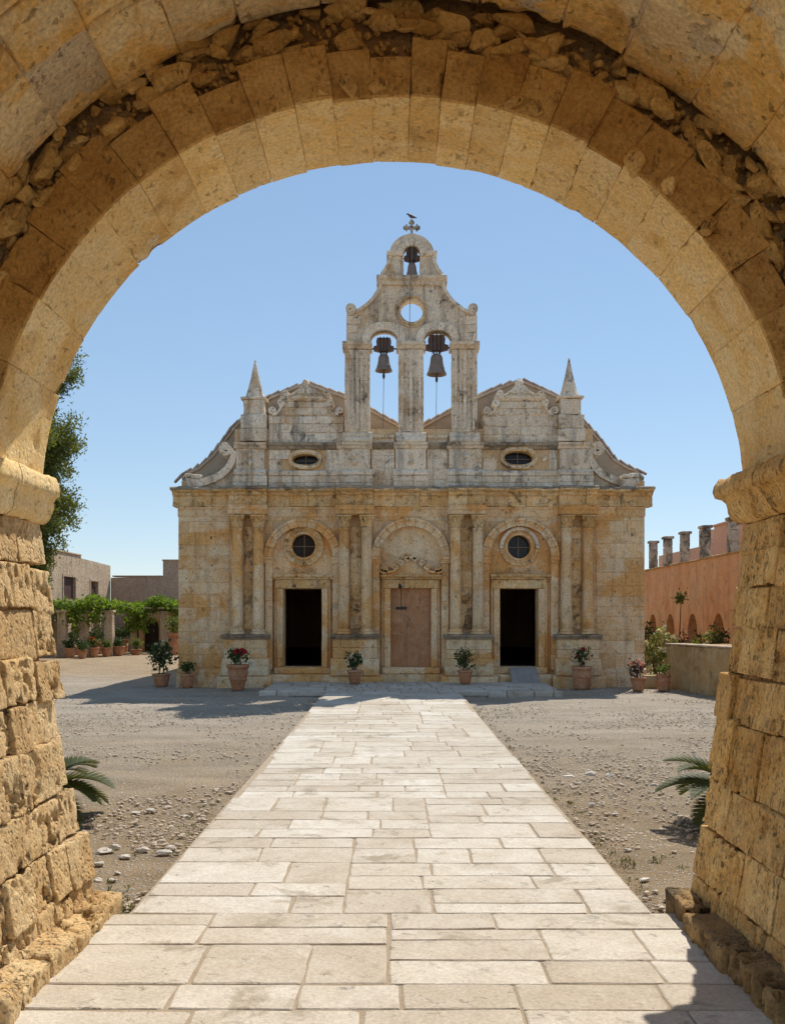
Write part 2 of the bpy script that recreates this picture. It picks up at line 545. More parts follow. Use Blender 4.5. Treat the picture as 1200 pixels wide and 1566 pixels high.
M['door_fill'] = stone_mat('walled_up_plaster', (0.50, 0.25, 0.12), (0.42, 0.19, 0.08), (0.58, 0.33, 0.18), stain_amt=0.7, stain=(0.20, 0.115, 0.07), stain_lo=0.52, stain_hi=0.68, streak=0.4, sscale=9.0, bump=0.6, bdist=0.01, pit=0.15, rnd=0)
M['plaster'] = stone_mat('roof_gable_plaster', (0.50, 0.41, 0.31), (0.44, 0.345, 0.245), (0.56, 0.46, 0.35), stain_amt=0.4, bump=0.4, bdist=0.02, pit=0.2, rnd=0)
M['tile'] = stone_mat('old_roof_tile', (0.50, 0.41, 0.32), (0.42, 0.29, 0.20), (0.56, 0.50, 0.42), stain_amt=0.5, bump=0.4, pit=0.2, rnd=0.2)
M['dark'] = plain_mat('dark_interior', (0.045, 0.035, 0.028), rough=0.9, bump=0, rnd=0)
M['bronze'] = plain_mat('bell_bronze', (0.30, 0.24, 0.20), (0.22, 0.175, 0.15), rough=0.55, metal=0.25, bump=0.15, bscale=25)
M['yoke'] = plain_mat('weathered_yoke_wood', (0.15, 0.10, 0.085), (0.10, 0.07, 0.06), rough=0.8, bump=0.5)
M['iron'] = plain_mat('old_iron', (0.06, 0.05, 0.045), rough=0.6, metal=0.5)
M['rope'] = plain_mat('bell_rope', (0.22, 0.20, 0.19), rough=0.9, bump=0)
M['glass'] = plain_mat('dark_window_glass', (0.02, 0.02, 0.022), rough=0.12, bump=0, rnd=0)
M['bars'] = plain_mat('window_bar_paint', (0.30, 0.21, 0.13), rough=0.6, bump=0)
M['wood'] = plain_mat('grey_ramp_wood', (0.34, 0.31, 0.28), (0.27, 0.24, 0.21), scale=3, rough=0.75, bump=0.4)
M['shutter'] = plain_mat('brown_shutter_paint', (0.115, 0.06, 0.05), (0.085, 0.045, 0.04), rough=0.6, bump=0.1)
M['terracotta'] = stone_mat('terracotta', (0.50, 0.225, 0.105), (0.40, 0.165, 0.075), (0.60, 0.36, 0.22), stain=(0.16, 0.09, 0.055), stain_lo=0.55, stain_hi=0.7, stain_amt=0.6, streak=0.25, bump=0.4, bdist=0.008, pit=0.15, rnd=0.16, sscale=14.0, big=3.0)
M['soil'] = plain_mat('pot_soil', (0.09, 0.06, 0.04), rough=0.95, bump=0.6)
M['red_plaster'] = stone_mat('red_wall_plaster', (0.77, 0.45, 0.235), (0.71, 0.36, 0.165), (0.80, 0.53, 0.32), stain=(0.34, 0.15, 0.075), stain_lo=0.52, stain_hi=0.70, stain_amt=0.6, streak=0.32, sscale=5.0, mid=1.5, big=0.5,
                             bump=0.4, bdist=0.02, pit=0.2, pitscale=6, fine=22, rnd=0)
M['niche'] = stone_mat('shaded_niche_plaster', (0.24, 0.16, 0.085), (0.18, 0.115, 0.06), (0.30, 0.20, 0.11), stain_amt=0.5, bump=0.4, rnd=0)  # shade inside the niches put into the dark colour
M['pink_plaster'] = stone_mat('pink_house_plaster', (0.74, 0.44, 0.29), (0.70, 0.40, 0.26), (0.77, 0.49, 0.34), stain_amt=0.15, streak=0.12, bump=0.2, bdist=0.01, pit=0.1, rnd=0)
M['pillar'] = stone_mat('mossy_pillar_stone', (0.60, 0.53, 0.43), (0.66, 0.58, 0.46), (0.44, 0.38, 0.31), stain=(0.06, 0.055, 0.048), stain_lo=0.46, stain_hi=0.60, stain_amt=0.85, bump=0.9, bdist=0.03, pit=0.5, rnd=0.15)
M['trough'] = stone_mat('cistern_plaster', (0.56, 0.36, 0.16), (0.46, 0.27, 0.10), (0.63, 0.45, 0.25), stain=(0.12, 0.085, 0.05), stain_lo=0.55, stain_hi=0.72, stain_amt=0.5, bump=0.8, bdist=0.03, pit=0.5, rnd=0, sscale=6.0, speck=0.6, mid=2.0, streak=0.25)
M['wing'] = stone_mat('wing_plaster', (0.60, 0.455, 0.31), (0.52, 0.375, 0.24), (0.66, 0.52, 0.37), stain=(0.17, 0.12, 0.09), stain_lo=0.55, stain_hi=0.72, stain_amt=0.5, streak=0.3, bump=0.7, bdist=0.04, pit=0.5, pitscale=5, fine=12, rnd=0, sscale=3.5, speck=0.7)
M['wing_shade'] = stone_mat('shaded_far_wall_plaster', (0.54, 0.39, 0.285), (0.47, 0.33, 0.235), (0.60, 0.45, 0.33), stain=(0.15, 0.10, 0.08), stain_amt=0.5, streak=0.2, bump=0.7, bdist=0.04, pit=0.4, pitscale=5, fine=15, rnd=0)  # darker copy of the wing plaster, the end wall's shade put in
M['white_stone'] = stone_mat('loose_limestone', (0.66, 0.60, 0.51), (0.60, 0.52, 0.42), (0.70, 0.66, 0.58), stain_amt=0.3, bump=0.5, pit=0.3, rnd=0.12)
M['bark'] = plain_mat('bark', (0.16, 0.11, 0.075), (0.09, 0.065, 0.045), scale=12, rough=0.9, bump=0.8)
M['cypress'] = leaf_mat('cypress_leaf', (0.12, 0.16, 0.04), (0.27, 0.275, 0.075), 0.4)
M['vine'] = leaf_mat('vine_leaf', (0.15, 0.25, 0.035), (0.27, 0.36, 0.07), 0.5)
M['leaf'] = leaf_mat('shrub_leaf', (0.045, 0.085, 0.025), (0.085, 0.13, 0.04), 0.3)
M['leaf_light'] = leaf_mat('light_leaf', (0.12, 0.17, 0.04), (0.22, 0.24, 0.07), 0.4)
M['leaf_purple'] = leaf_mat('purple_leaf', (0.10, 0.045, 0.05), (0.07, 0.075, 0.03), 0.3)
M['cycad'] = leaf_mat('cycad_leaf', (0.06, 0.085, 0.024), (0.15, 0.15, 0.045), 0.25, 0.6)
M['weed'] = leaf_mat('weed_leaf', (0.13, 0.15, 0.05), (0.21, 0.19, 0.08), 0.35)
M['red_flower'] = leaf_mat('red_petal', (0.50, 0.025, 0.035), (0.62, 0.06, 0.08), 0.3)
M['pink_flower'] = leaf_mat('pink_petal', (0.66, 0.25, 0.22), (0.72, 0.40, 0.34), 0.3)
M['cream_flower'] = leaf_mat('cream_petal', (0.72, 0.66, 0.45), (0.76, 0.72, 0.58), 0.3)
M['bird'] = plain_mat('bird_feather', (0.07, 0.07, 0.08), (0.12, 0.12, 0.13), rough=0.6, bump=0)
M['hill'] = plain_mat('hazy_far_hill', (0.13, 0.18, 0.20), (0.18, 0.22, 0.22), scale=0.02, rough=1, bump=0, rnd=0)  # distance haze put into the bluish colour

def ground_material():
    m, nt, b = new_mat('courtyard_earth')
    N = NT(nt)
    tc = N.n('ShaderNodeTexCoord').outputs['Object']
    sep = N.n('ShaderNodeSeparateXYZ'); N.l(tc, sep.inputs[0])
    earth = N.mix(N.ramp(N.noise(tc, 1.1, 6, 0.6), [(0.36, 0.0), (0.64, 1.0)]), (0.42, 0.295, 0.165), (0.50, 0.375, 0.235))
    gravel = N.mix(N.ramp(N.noise(tc, 0.6, 5, 0.6), [(0.36, 0.0), (0.64, 1.0)]), (0.46, 0.375, 0.275), (0.55, 0.46, 0.355))
    yy = N.math('ADD', sep.outputs[1], N.math('MULTIPLY', N.math('SUBTRACT', N.noise(tc, 0.35, 5, 0.6), 0.5), 9.0))
    mr = N.n('ShaderNodeMapRange'); N.l(yy, mr.inputs[0])
    mr.inputs[1].default_value, mr.inputs[2].default_value = 8.5, 17.0
    mr2 = N.n('ShaderNodeMapRange'); N.l(yy, mr2.inputs[0])
    mr2.inputs[1].default_value, mr2.inputs[2].default_value = 31.0, 26.0
    col = N.mix(N.math('MULTIPLY', mr.outputs[0], mr2.outputs[0]), earth, gravel)
    col = N.mix(0.8, col, N.ramp(N.noise(N.scaled(tc, (0.5, 1.4, 1.0)), 1.3, 7, 0.7), [(0.3, 0.68), (0.7, 1.22)]), 'MULTIPLY')
    # flecks of pale grit
    vo = N.n('ShaderNodeTexVoronoi', feature='F1'); vo.inputs['Scale'].default_value = 26; N.l(tc, vo.inputs['Vector'])
    fl = N.math('MULTIPLY', N.ramp(vo.outputs['Distance'], [(0.22, 1.0), (0.36, 0.0)]), N.ramp(N.noise(tc, 1.7, 5, 0.7), [(0.36, 0.0), (0.52, 1.0)]))
    vo3 = N.n('ShaderNodeTexVoronoi', feature='F1'); vo3.inputs['Scale'].default_value = 12; N.l(tc, vo3.inputs['Vector'])
    fl = N.math('MAXIMUM', fl, N.math('MULTIPLY', N.ramp(vo3.outputs['Distance'], [(0.16, 1.0), (0.26, 0.0)]), N.ramp(N.noise(tc, 0.9, 5, 0.7), [(0.46, 0.0), (0.6, 0.8)])))
    col = N.mix(N.math('MULTIPLY', fl, 0.9), col, (0.70, 0.63, 0.53))
    vo2 = N.n('ShaderNodeTexVoronoi', feature='F1'); vo2.inputs['Scale'].default_value = 34; N.l(tc, vo2.inputs['Vector'])
    dk = N.math('MULTIPLY', N.ramp(vo2.outputs['Distance'], [(0.16, 1.0), (0.3, 0.0)]), N.ramp(N.noise(tc, 2.9, 4, 0.7), [(0.42, 0.0), (0.56, 1.0)]))
    col = N.mix(N.math('MULTIPLY', dk, 0.75), col, (0.20, 0.135, 0.085))
    fn = N.noise(tc, 70, 4, 0.7)
    col = N.mix(0.6, col, N.ramp(fn, [(0.25, 0.5), (0.75, 1.4)]), 'MULTIPLY')
    N.l(col, b.inputs['Base Color'])
    b.inputs['Roughness'].default_value = 0.95
    h = N.math('ADD', N.math('MULTIPLY', fn, 0.5), N.math('MULTIPLY', N.noise(tc, 14, 8, 0.75), 1.0))
    h = N.math('ADD', h, N.math('MULTIPLY', fl, 0.5))
    bp = N.n('ShaderNodeBump'); bp.inputs['Strength'].default_value = 1.0; bp.inputs['Distance'].default_value = 0.055
    N.l(h, bp.inputs['Height']); N.l(bp.outputs[0], b.inputs['Normal'])
    return m
M['ground'] = ground_material()

# ------------------------------------------------------------------ ground and path
def ground_z(x, y):
    return 0.0

xs = np.unique(np.concatenate([np.linspace(-2500, -60, 9), np.linspace(-60, -14, 12), np.linspace(-14, 14, 113), np.linspace(14, 60, 12), np.linspace(60, 2500, 9)]))
ys = np.unique(np.concatenate([np.linspace(-2500, -60, 8), np.linspace(-60, 0, 13), np.linspace(0, 30, 151), np.linspace(30, 70, 30), np.linspace(70, 4000, 9)]))
X, Y = np.meshgrid(xs, ys, indexing='ij')
P = np.stack([X.ravel(), Y.ravel(), np.zeros(X.size)], 1)
lump = (fbm(P * np.array([0.9, 0.9, 1]), 3, 4) - 0.5) * 0.09 + (fbm(P * np.array([4.0, 4.0, 1]), 8, 2) - 0.5) * 0.03
fade = np.clip((60 - np.abs(P[:, 0])) / 30, 0, 1) * np.clip((70 - P[:, 1]) / 20, 0, 1)
near_path = np.clip((np.abs(P[:, 0]) - 1.35) / 0.7, 0, 1)
P[:, 2] = lump * fade * near_path - 0.012 * (1 - near_path) - 0.01
nx, ny = len(xs), len(ys)
idx = np.arange(nx * ny).reshape(nx, ny)
GF = np.stack([idx[:-1, :-1], idx[1:, :-1], idx[1:, 1:], idx[:-1, 1:]], -1).reshape(-1, 4)
g = mesh('ground', P, GF, M['ground'], smooth=True)
tag(g, 'sunlit gravel and bare earth of the monastery courtyard', 'ground', kind='structure')

def path_z(y):
    return 0.035 + 0.07 * min(1.0, max(0.0, (y - 16.0) / 5.0))

path = mesh('path', *((lambda vs: (vs, [(i, i + 1, i + 3, i + 2) for i in range(0, len(vs) - 2, 2)]))(
    [(x, y, path_z(y) - 0.006) for y in (-3.2, 0.0, 3.0, 5.48, 5.52, 10.0, 16.0, 21.2) for x in ((-1.53, 1.51) if y > 5.5 else (-1.72, 1.72))])), M['joint'])
tag(path, 'pale flagstone path running through the gateway to the church', 'path', kind='structure')

def slab(cx0, cx1, y0, y1, seed, gap=0.0045, parent=None, name='flagstone', zf=path_z, mat='slab', th=0.09, tilt=0.002):
    rng = np.random.default_rng(seed)
    c = np.array([(cx0 + gap, y0 + gap), (cx1 - gap, y0 + gap), (cx1 - gap, y1 - gap), (cx0 + gap, y1 - gap)])
    c += rng.normal(size=(4, 2)) * 0.005
    ring = []
    for i in range(4):
        a, b = c[i], c[(i + 1) % 4]
        k = max(3, int(np.linalg.norm(b - a) / 0.09))
        for t in np.linspace(0.03, 0.97, k):
            nrm = np.array([b[1] - a[1], a[0] - b[0]]); nrm /= np.linalg.norm(nrm)
            ring.append(a + (b - a) * t - nrm * abs(rng.normal()) * 0.0035)
    ring = np.array(ring)
    n = len(ring)
    ctr = ring.mean(0)
    inner = ctr + (ring - ctr) * (1 - 0.008 / np.maximum(np.linalg.norm(ring - ctr, axis=1), 0.1))[:, None]
    tx, ty = rng.normal(size=2) * tilt
    dz = abs(rng.normal()) * 0.002
    def zz(p):
        return np.array([zf(q[1]) + dz + (q[0] - ctr[0]) * tx + (q[1] - ctr[1]) * ty for q in p])
    V = np.concatenate([np.c_[ring, zz(ring) - th], np.c_[ring, zz(ring) - 0.005], np.c_[inner, zz(inner)]])
    F = [(i, (i + 1) % n, n + (i + 1) % n, n + i) for i in range(n)] + [(n + i, n + (i + 1) % n, 2 * n + (i + 1) % n, 2 * n + i) for i in range(n)]
    F.append(tuple(range(2 * n, 3 * n)))
    return mesh(name, V, F, M[mat], parent)

sd = 100
rng = np.random.default_rng(42)
def lay_strip(xl, xr, y0, y1):
    global sd
    y = y0
    while y < y1 - 1e-6:
        dep = rng.uniform(0.27, 0.56) if y > 3.2 else rng.uniform(0.5, 0.8)
        if y1 - (y + dep) < 0.22:
            dep = y1 - y
        x = xl
        while x < xr - 1e-6:
            w = rng.uniform(0.38, 0.95)
            if xr - (x + w) < 0.28:
                w = xr - x
            if w > 0.6 and dep > 0.44 and rng.random() < 0.25:
                s_ = y + dep * rng.uniform(0.35, 0.65)
                slab(x, x + w, y, s_, sd, parent=path); sd += 1
                slab(x, x + w, s_, y + dep, sd, parent=path); sd += 1
            else:
                slab(x, x + w, y, y + dep, sd, parent=path); sd += 1
            x += w
        y += dep
y = -2.6
while y < 21.15:
    y1 = y + rng.uniform(1.0, 2.1)
    if 21.2 - y1 < 0.5:
        y1 = 21.2
    if y < 5.5 < y1:
        y1 = 5.5
    xl, xr = (-1.66, 1.66) if y < 5.45 else (-1.5 + rng.normal() * 0.02, 1.49 + rng.normal() * 0.02)
    xm = rng.uniform(-0.7, 0.7)
    if rng.random() < 0.2:
        lay_strip(xl, xr, y, y1)
    else:
        lay_strip(xl, xm, y, y1); lay_strip(xm, xr, y, y1)
    y = y1

# ------------------------------------------------------------------ the gateway one looks through
GY1, GY0 = 5.64, 4.90        # courtyard face and rear face of the arch ring
ARX, ARZ, ACZ = 2.085, 2.01, 2.45
VR = 2.485                   # radius of the passage vault
gate = thing('stone_gateway', 'weathered golden sandstone gateway with round arch and rubble filled vault, framing the church', 'gateway', (0, 5.2, 0))

def gate_plate(u, v, d):
    return (u, d, v)
def half_ring(rx, rz, cz, n=40, a0=0.0, a1=math.pi):
    return [(rx * math.cos(t), cz + rz * math.sin(t)) for t in np.linspace(a0, a1, n)]

core = MB()
out = [(-4.6, 0), (-4.6, 6.0), (4.6, 6.0), (4.6, 0), (2.42, 0), (2.42, ACZ)] + half_ring(2.42, 2.36, ACZ)[1:-1] + [(-2.42, ACZ), (-2.42, 0)]
core.add(*plate(out, [], 5.60, 5.02, gate_plate))
core.build('wall_core', M['mortar'], gate)
shell = MB()
vr = 2.56
inner = half_ring(vr, vr, ACZ, 33)
outer_l = [(-4.6, 6.4), (4.6, 6.4)]
prof = [(4.6, 0), (4.6, 5.9), (-4.6, 5.9), (-4.6, 0), (-vr, 0), (-vr, ACZ)] + inner[::-1][1:-1] + [(vr, ACZ), (vr, 0)]
shell.add(*plate(prof, [], 2.35, 5.0, gate_plate))  # passage shaped short and open behind to bring sky light onto the vault
shell.build('passage_shell', M['mortar'], gate)

ring = mesh('arch_ring', *plate(half_ring(ARX + 0.014, ARZ + 0.014, ACZ, 81) + half_ring(ARX + 0.16, ARZ + 0.16, ACZ, 81)[::-1], [], 5.62, 4.975, gate_plate), M['lime'], gate)
rng = np.random.default_rng(5)
# joint angles: narrow voussoirs at the crown, longer blocks towards the springing
cuts = [math.radians(a) for a in (3, 15, 25, 33, 41, 48.5, 55, 61, 67, 72.5, 78, 83, 87.5, 93, 98.5, 104, 110, 116, 122, 129, 136, 143.5, 151.5, 162, 177)]
for i in range(len(cuts) - 1):
    a0, a1 = cuts[i], cuts[i + 1]
    th = rng.uniform(0.20, 0.32)
    y0 = GY0 + rng.uniform(-0.02, 0.02)
    R = 2.06
    w = (a1 - a0) * R
    dr = rng.normal() * 0.0025
    def fmap(p, a0=a0, dr=dr):
        t = a0 + p[:, 0] / R
        return np.stack([(ARX + dr + p[:, 2]) * np.cos(t), p[:, 1], ACZ + (ARZ + dr + p[:, 2]) * np.sin(t)], 1)
    v, f = rough((0.0005, y0, 0), (w - 0.0005, GY1 + rng.uniform(-0.003, 0.003), th), 0.022, 0.0045, amp=0.005, freq=8, pit=0.02, pfreq=14, seed=200 + i, fmap=fmap, lowamp=0.002, pitmask=0.55)
    f = f[:, ::-1]
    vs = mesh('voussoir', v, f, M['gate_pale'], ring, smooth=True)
    vs.data.materials.append(M['ring_rear_shaded'])                # shade of the passage side put into the rear faces' colour
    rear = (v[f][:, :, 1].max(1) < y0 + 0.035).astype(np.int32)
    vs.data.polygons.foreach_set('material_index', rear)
# lumps of old mortar clinging to the rear edge of the ring
for k, (a, s) in enumerate(((96, 0.075), (92, 0.05), (100, 0.045), (73, 0.06), (70, 0.045), (128, 0.035), (54, 0.08), (48, 0.07), (40, 0.06))):
    t = math.radians(a)
    v, f = pebble(((ARX + 0.04) * math.cos(t), GY0 - 0.005, ACZ + (ARZ + 0.04) * math.sin(t)), s, 900 + k, 3, (1.2, 0.5, 0.8), 0.6)
    mesh('mortar_lump', v, f, M['gate'], ring, smooth=True)

# rubble packed between the ring and the vault
fill = mesh('rubble_fill', *plate(half_ring(VR + 0.1, VR + 0.1, ACZ, 41) + half_ring(ARX + 0.12, ARZ + 0.12, ACZ, 41)[::-1], [], 5.0, 5.3, gate_plate), M['mortar'], gate)
grit = MB()
for i in range(900):
    t = math.radians(rng.uniform(2, 178)); rr = rng.uniform(2.28, 2.53)
    grit.add(*pebble((rr * math.cos(t), 4.985 - rng.uniform(0, 0.03), ACZ + (rr - 0.03) * math.sin(t)), rng.uniform(0.01, 0.028), 5000 + i, 1, (1.2, 0.8, 0.7), 0.3, None, cuts=6))
tag(grit.build('rubble_grit', M['rubble'], fill), None, kind='stuff')
k = 0
for i in range(290):
    t = math.radians(rng.uniform(2, 178))
    rr = rng.uniform(2.32, 2.53)
    s = rng.choice([0.035, 0.052, 0.07, 0.095], p=[0.3, 0.32, 0.24, 0.14]) * rng.uniform(0.8, 1.2)
    yy = 4.985 - rng.uniform(0, 0.08) - 0.2 * (s - 0.03)
    tang = np.array([-math.sin(t), 0, math.cos(t)])
    rad = np.array([math.cos(t), 0, math.sin(t)])
    rot = np.stack([tang, rad, np.array([0, 1.0, 0])], 1)
    j = rot_matrix(np.random.default_rng(i))
    rot = rot @ (np.eye(3) * 0.8 + 0.2 * j)
    v, f = pebble((rr * math.cos(t), yy, ACZ + (rr - 0.03) * math.sin(t)), s * 1.25, 1000 + i, 3, (1.35, 0.75, 0.8), 0.12, rot, cuts=11, keep=0.02)
    mesh('rubble_stone', v, f, M['rubble'], fill, smooth=False)

# the barrel vault, stone by stone near its mouth
vault = mesh('vault', *plate(half_ring(VR + 0.022, VR + 0.022, ACZ, 61) + half_ring(VR + 0.10, VR + 0.10, ACZ, 61)[::-1], [], 2.4, 4.84, gate_plate), M['lime'], gate)
a = 0.0
ci = 0
while a < math.pi - 0.02:
    da = rng.uniform(0.115, 0.19)
    if math.pi - (a + da) < 0.09:
        da = math.pi - a
    yb = 4.93 + rng.uniform(-0.06, 0.035)
    first = True
    while yb > 2.6:
        ln = rng.uniform(0.32, 0.62)
        R = VR
        w = da * R
        dr = rng.normal() * 0.009
        def fmap(p, a=a, dr=dr):
            t = a + p[:, 0] / R
            return np.stack([(VR + dr + p[:, 2]) * np.cos(t), p[:, 1], ACZ + (VR + dr + p[:, 2]) * np.sin(t)], 1)
        near = yb > 3.6
        v, f = rough((0.002, yb - ln + 0.006, 0), (w - 0.002, yb, 0.2), 0.03 if near else 0.08, 0.012, amp=0.013, freq=5, pit=0.03, pfreq=9, seed=400 + ci, fmap=fmap, lowamp=0.012)
        mesh('vault_stone', v, f[:, ::-1], M['vault'], vault, smooth=True)
        ci += 1
        yb -= ln
    a += da

# the two piers
def pier_x(z):
    return 1.735 + (2.085 - 1.735) * (min(max(z, 0), 2.3) / 2.3) ** 0.9

def make_pier(side, seed, eroded):
    rng = np.random.default_rng(seed)
    pr = MB()
    pr.add(*plate([(pier_x(z) + 0.035, z) for z in np.linspace(0, 2.3, 12)] + [(4.4, 2.3), (4.4, 0.0)], [], 5.40, 2.4, lambda u, v, d: (side * u, d, v)))
    p = pr.build('pier', M['mortar'], gate)
    hs = [0.0, 0.235, 0.50, 0.76, 1.05, 1.29, 1.53, 1.80, 2.05, 2.315] if side < 0 else [0.0, 0.25, 0.53, 0.80, 1.16, 1.42, 1.69, 1.92, 2.13, 2.315]
    n = 0
    for c in range(len(hs) - 1):
        z0, z1 = hs[c] + 0.002, hs[c + 1] - 0.002
        yb = GY1 + rng.uniform(-0.025, 0.02)
        first = True
        while yb > 2.2:
            ln = rng.uniform(0.24, 0.52)
            if first:
                ln = rng.uniform(0.20, 0.27) if (side > 0 and z0 > 0.9) else rng.uniform(0.22, 0.45)
            off = rng.normal() * 0.009 - (0.03 if eroded and rng.random() < 0.2 else 0) * 0
            if eroded and 0.75 < z0 < 1.1 and first:
                off += 0.06
            sl = rng.normal() * 0.012
            def fmap(q, off=off, sl=sl, z0=z0, z1=z1):
                bx = np.array([pier_x(z) for z in q[:, 2]])
                zz = q[:, 2] + sl * (q[:, 1] - 4.5)
                return np.stack([side * (bx + off + q[:, 0]), q[:, 1], zz], 1)
            near = yb > 3.4
            v, f = rough((0, yb - ln + rng.uniform(0.003, 0.010), z0), (0.42, yb, z1), 0.0125 if near else 0.05, rng.uniform(0.004, 0.010) * (1.5 if eroded else 1.0),
                         amp=0.009 if eroded else 0.006, freq=14 if eroded else 8, pit=(0.055 if eroded else 0.03), pfreq=27, seed=seed * 50 + n, fmap=fmap,
                         lowamp=0.014 if eroded else 0.007, octv=4, pitmask=0.42 if eroded else 0.48)
            mesh('pier_stone', v, f if side > 0 else f[:, ::-1], M['gate'] if side > 0 else M['gate_sunlit'], p, smooth=True)
            n += 1
            first = False
            yb -= ln
    # plinth stones along the foot
    yb = 5.66
    while yb > 4.02:
        ln = min(rng.uniform(0.3, 0.55), max(0.2, yb - 3.98))
        x0 = pier_x(0) - 0.135 + rng.normal() * 0.012
        v, f = rough((0, yb - ln + 0.012, -0.05), (0.3, yb, 0.135 + rng.uniform(-0.02, 0.03)), 0.016, 0.025, amp=0.02, freq=9, pit=0.045, pfreq=20, seed=seed * 70 + n,
                     fmap=lambda q, x0=x0: np.stack([side * (x0 + q[:, 0]), q[:, 1], q[:, 2]], 1), lowamp=0.02, octv=4, pitmask=0.42)
        mesh('plinth_stone', v, f if side > 0 else f[:, ::-1], M['gate_dark'] if side > 0 else M['gate_sunlit'], p, smooth=True)
        n += 1
        yb -= ln
    # impost block with its cyma profile, returned along the passage
    pts = [(0.0, 2.31), (-0.02, 2.315), (-0.055, 2.335), (-0.085, 2.38), (-0.10, 2.43), (-0.125, 2.455), (-0.16, 2.465), (-0.168, 2.50), (-0.16, 2.535), (-0.13, 2.575), (0.25, 2.60), (0.25, 2.31)]
    k = 0.62 if side < 0 else 1.0
    yb = GY1 + 0.03
    while yb > 3.0:
        ln = rng.uniform(0.5, 0.8)
        prof = []
        for q in range(len(pts)):
            a, b = np.array(pts[q]), np.array(pts[(q + 1) % len(pts)])
            m = max(1, int(np.linalg.norm(b - a) / 0.02))
            for s in range(m):
                prof.append(a + (b - a) * s / m)
        prof = np.array(prof)
        ns = max(4, int(ln / 0.02))
        yy = np.linspace(yb - ln + 0.006, yb, ns)
        V = np.concatenate([np.stack([pier_x(2.3) + prof[:, 0] * np.where(prof[:, 0] < 0, k, 1), np.full(len(prof), y_), prof[:, 1]], 1) for y_ in yy])
        nz = (np.stack([fbm(V * 7 + 5 * j, seed + j, 3) for j in range(3)], 1) - 0.5) * 0.026
        nz += (np.stack([fbm(V * 20 + 5 * j, seed + 8 + j, 2) for j in range(3)], 1) - 0.5) * 0.016
        V = V + nz
        V[:, 0] *= side
        m = len(prof)
        F = []
        for i in range(ns - 1):
            for j in range(m):
                q = (j + 1) % m
                F.append((i * m + j, i * m + q, (i + 1) * m + q, (i + 1) * m + j))
        F.append(tuple(range(m))); F.append(tuple(range((ns - 1) * m, ns * m))[::-1])
        if side > 0:
            F = [t[::-1] for t in F]
        mesh('impost_stone', V, F, M['gate'] if side > 0 else M['gate_pale'], p, smooth=True)
        yb -= ln
make_pier(-1, 21, True)
make_pier(1, 33, False)

# ------------------------------------------------------------------ the church
FY = 24.2                      # plane of the facade
FS = FPX / FY                  # its scale in photograph pixels per metre
def fx(u):
    return (u - 600.0) / FS
def fz(v):
    return EYE + (945.0 - v) / FS
def FP(u, v):
    return (fx(u), fz(v))
church = thing('church', 'twin nave sandstone church with carved baroque facade and open bell gable', 'church', (fx(629), FY, 0))

def arc(cu, cv, r, a0, a1, n=24, rz=None):
    rz = rz or r
    return [FP(cu + r * math.cos(math.radians(a)), cv - rz * math.sin(math.radians(a))) for a in np.linspace(a0, a1, n)]
def circle(cu, cv, r, n=28, rz=None):
    return arc(cu, cv, r, 0, 360 - 360.0 / n, n, rz)
def rect(u0, u1, v0, v1):
    return [FP(u0, v1), FP(u1, v1), FP(u1, v0), FP(u0, v0)]
def arch_shape(cu, r, spring, bottom, n=25):
    return [FP(cu + r, bottom)] + arc(cu, spring, r, 0, 180, n) + [FP(cu - r, bottom)]

BAYS = [(463.0, 47.0, 852.0, True), (627.5, 48.0, 852.0, False), (794.5, 48.0, 852.0, True)]
wall = MB()
body = [FP(273, 1052), FP(985, 1052), FP(985, 757), FP(273, 757)]
wall.add(*plate(body, [arch_shape(c, r, s, 1046) for c, r, s, _ in BAYS], FY + 0.02, FY + 0.62, XZ))
fw = wall.build('facade_wall', M['church_mortar'], church)

_bk = [0]
def ashlar(parent, name, u0, u1, v0, v1, rows, mat, front, depth, wmin, wmax, seed, skip=None, c=0.007, jit=0.005, gap=0.003, res=None, amp=0.0, pit=0.0):
    """courses of dressed stone between pixel columns u0..u1 and rows v0 (top)..v1"""
    rng = np.random.default_rng(seed)
    x0, x1 = fx(u0), fx(u1)
    zt, zb = fz(v0), fz(v1)
    hs = rng.uniform(0.8, 1.2, rows); hs = np.cumsum(hs) / hs.sum()
    zs = [zt] + [zt + (zb - zt) * h for h in hs]
    for i in range(rows):
        x = x0
        fst = True
        while x < x1 - 1e-6:
            w = rng.uniform(wmin, wmax) * (0.6 if fst and i % 2 else 1.0)
            fst = False
            if x1 - (x + w) < wmin * 0.6:
                w = x1 - x
            a, b = x + gap / 2, x + w - gap / 2
            t, d = zs[i] - gap / 2, zs[i + 1] + gap / 2
            if skip is None or not skip((a + b) / 2, (t + d) / 2, (b - a) / 2, (t - d) / 2):
                f = front + rng.normal() * jit
                v, F = rough((a, f, d), (b, front + depth, t), res, c, amp=amp, freq=6, pit=pit, pfreq=9, seed=seed + _bk[0])
                mesh(name, v, F, mat, parent, smooth=res is not None)
                _bk[0] += 1
            x += w

ashlar(fw, 'wall_stone', 273, 351, 778, 1022, 13, M['church'], FY, 0.3, 0.4, 0.75, 300)
ashlar(fw, 'wall_stone', 911, 985, 778, 1022, 13, M['church'], FY, 0.3, 0.4, 0.75, 301)
putlog = [(935, 822, 9, 14), (968, 814, 8, 13), (970, 862, 9, 14)]
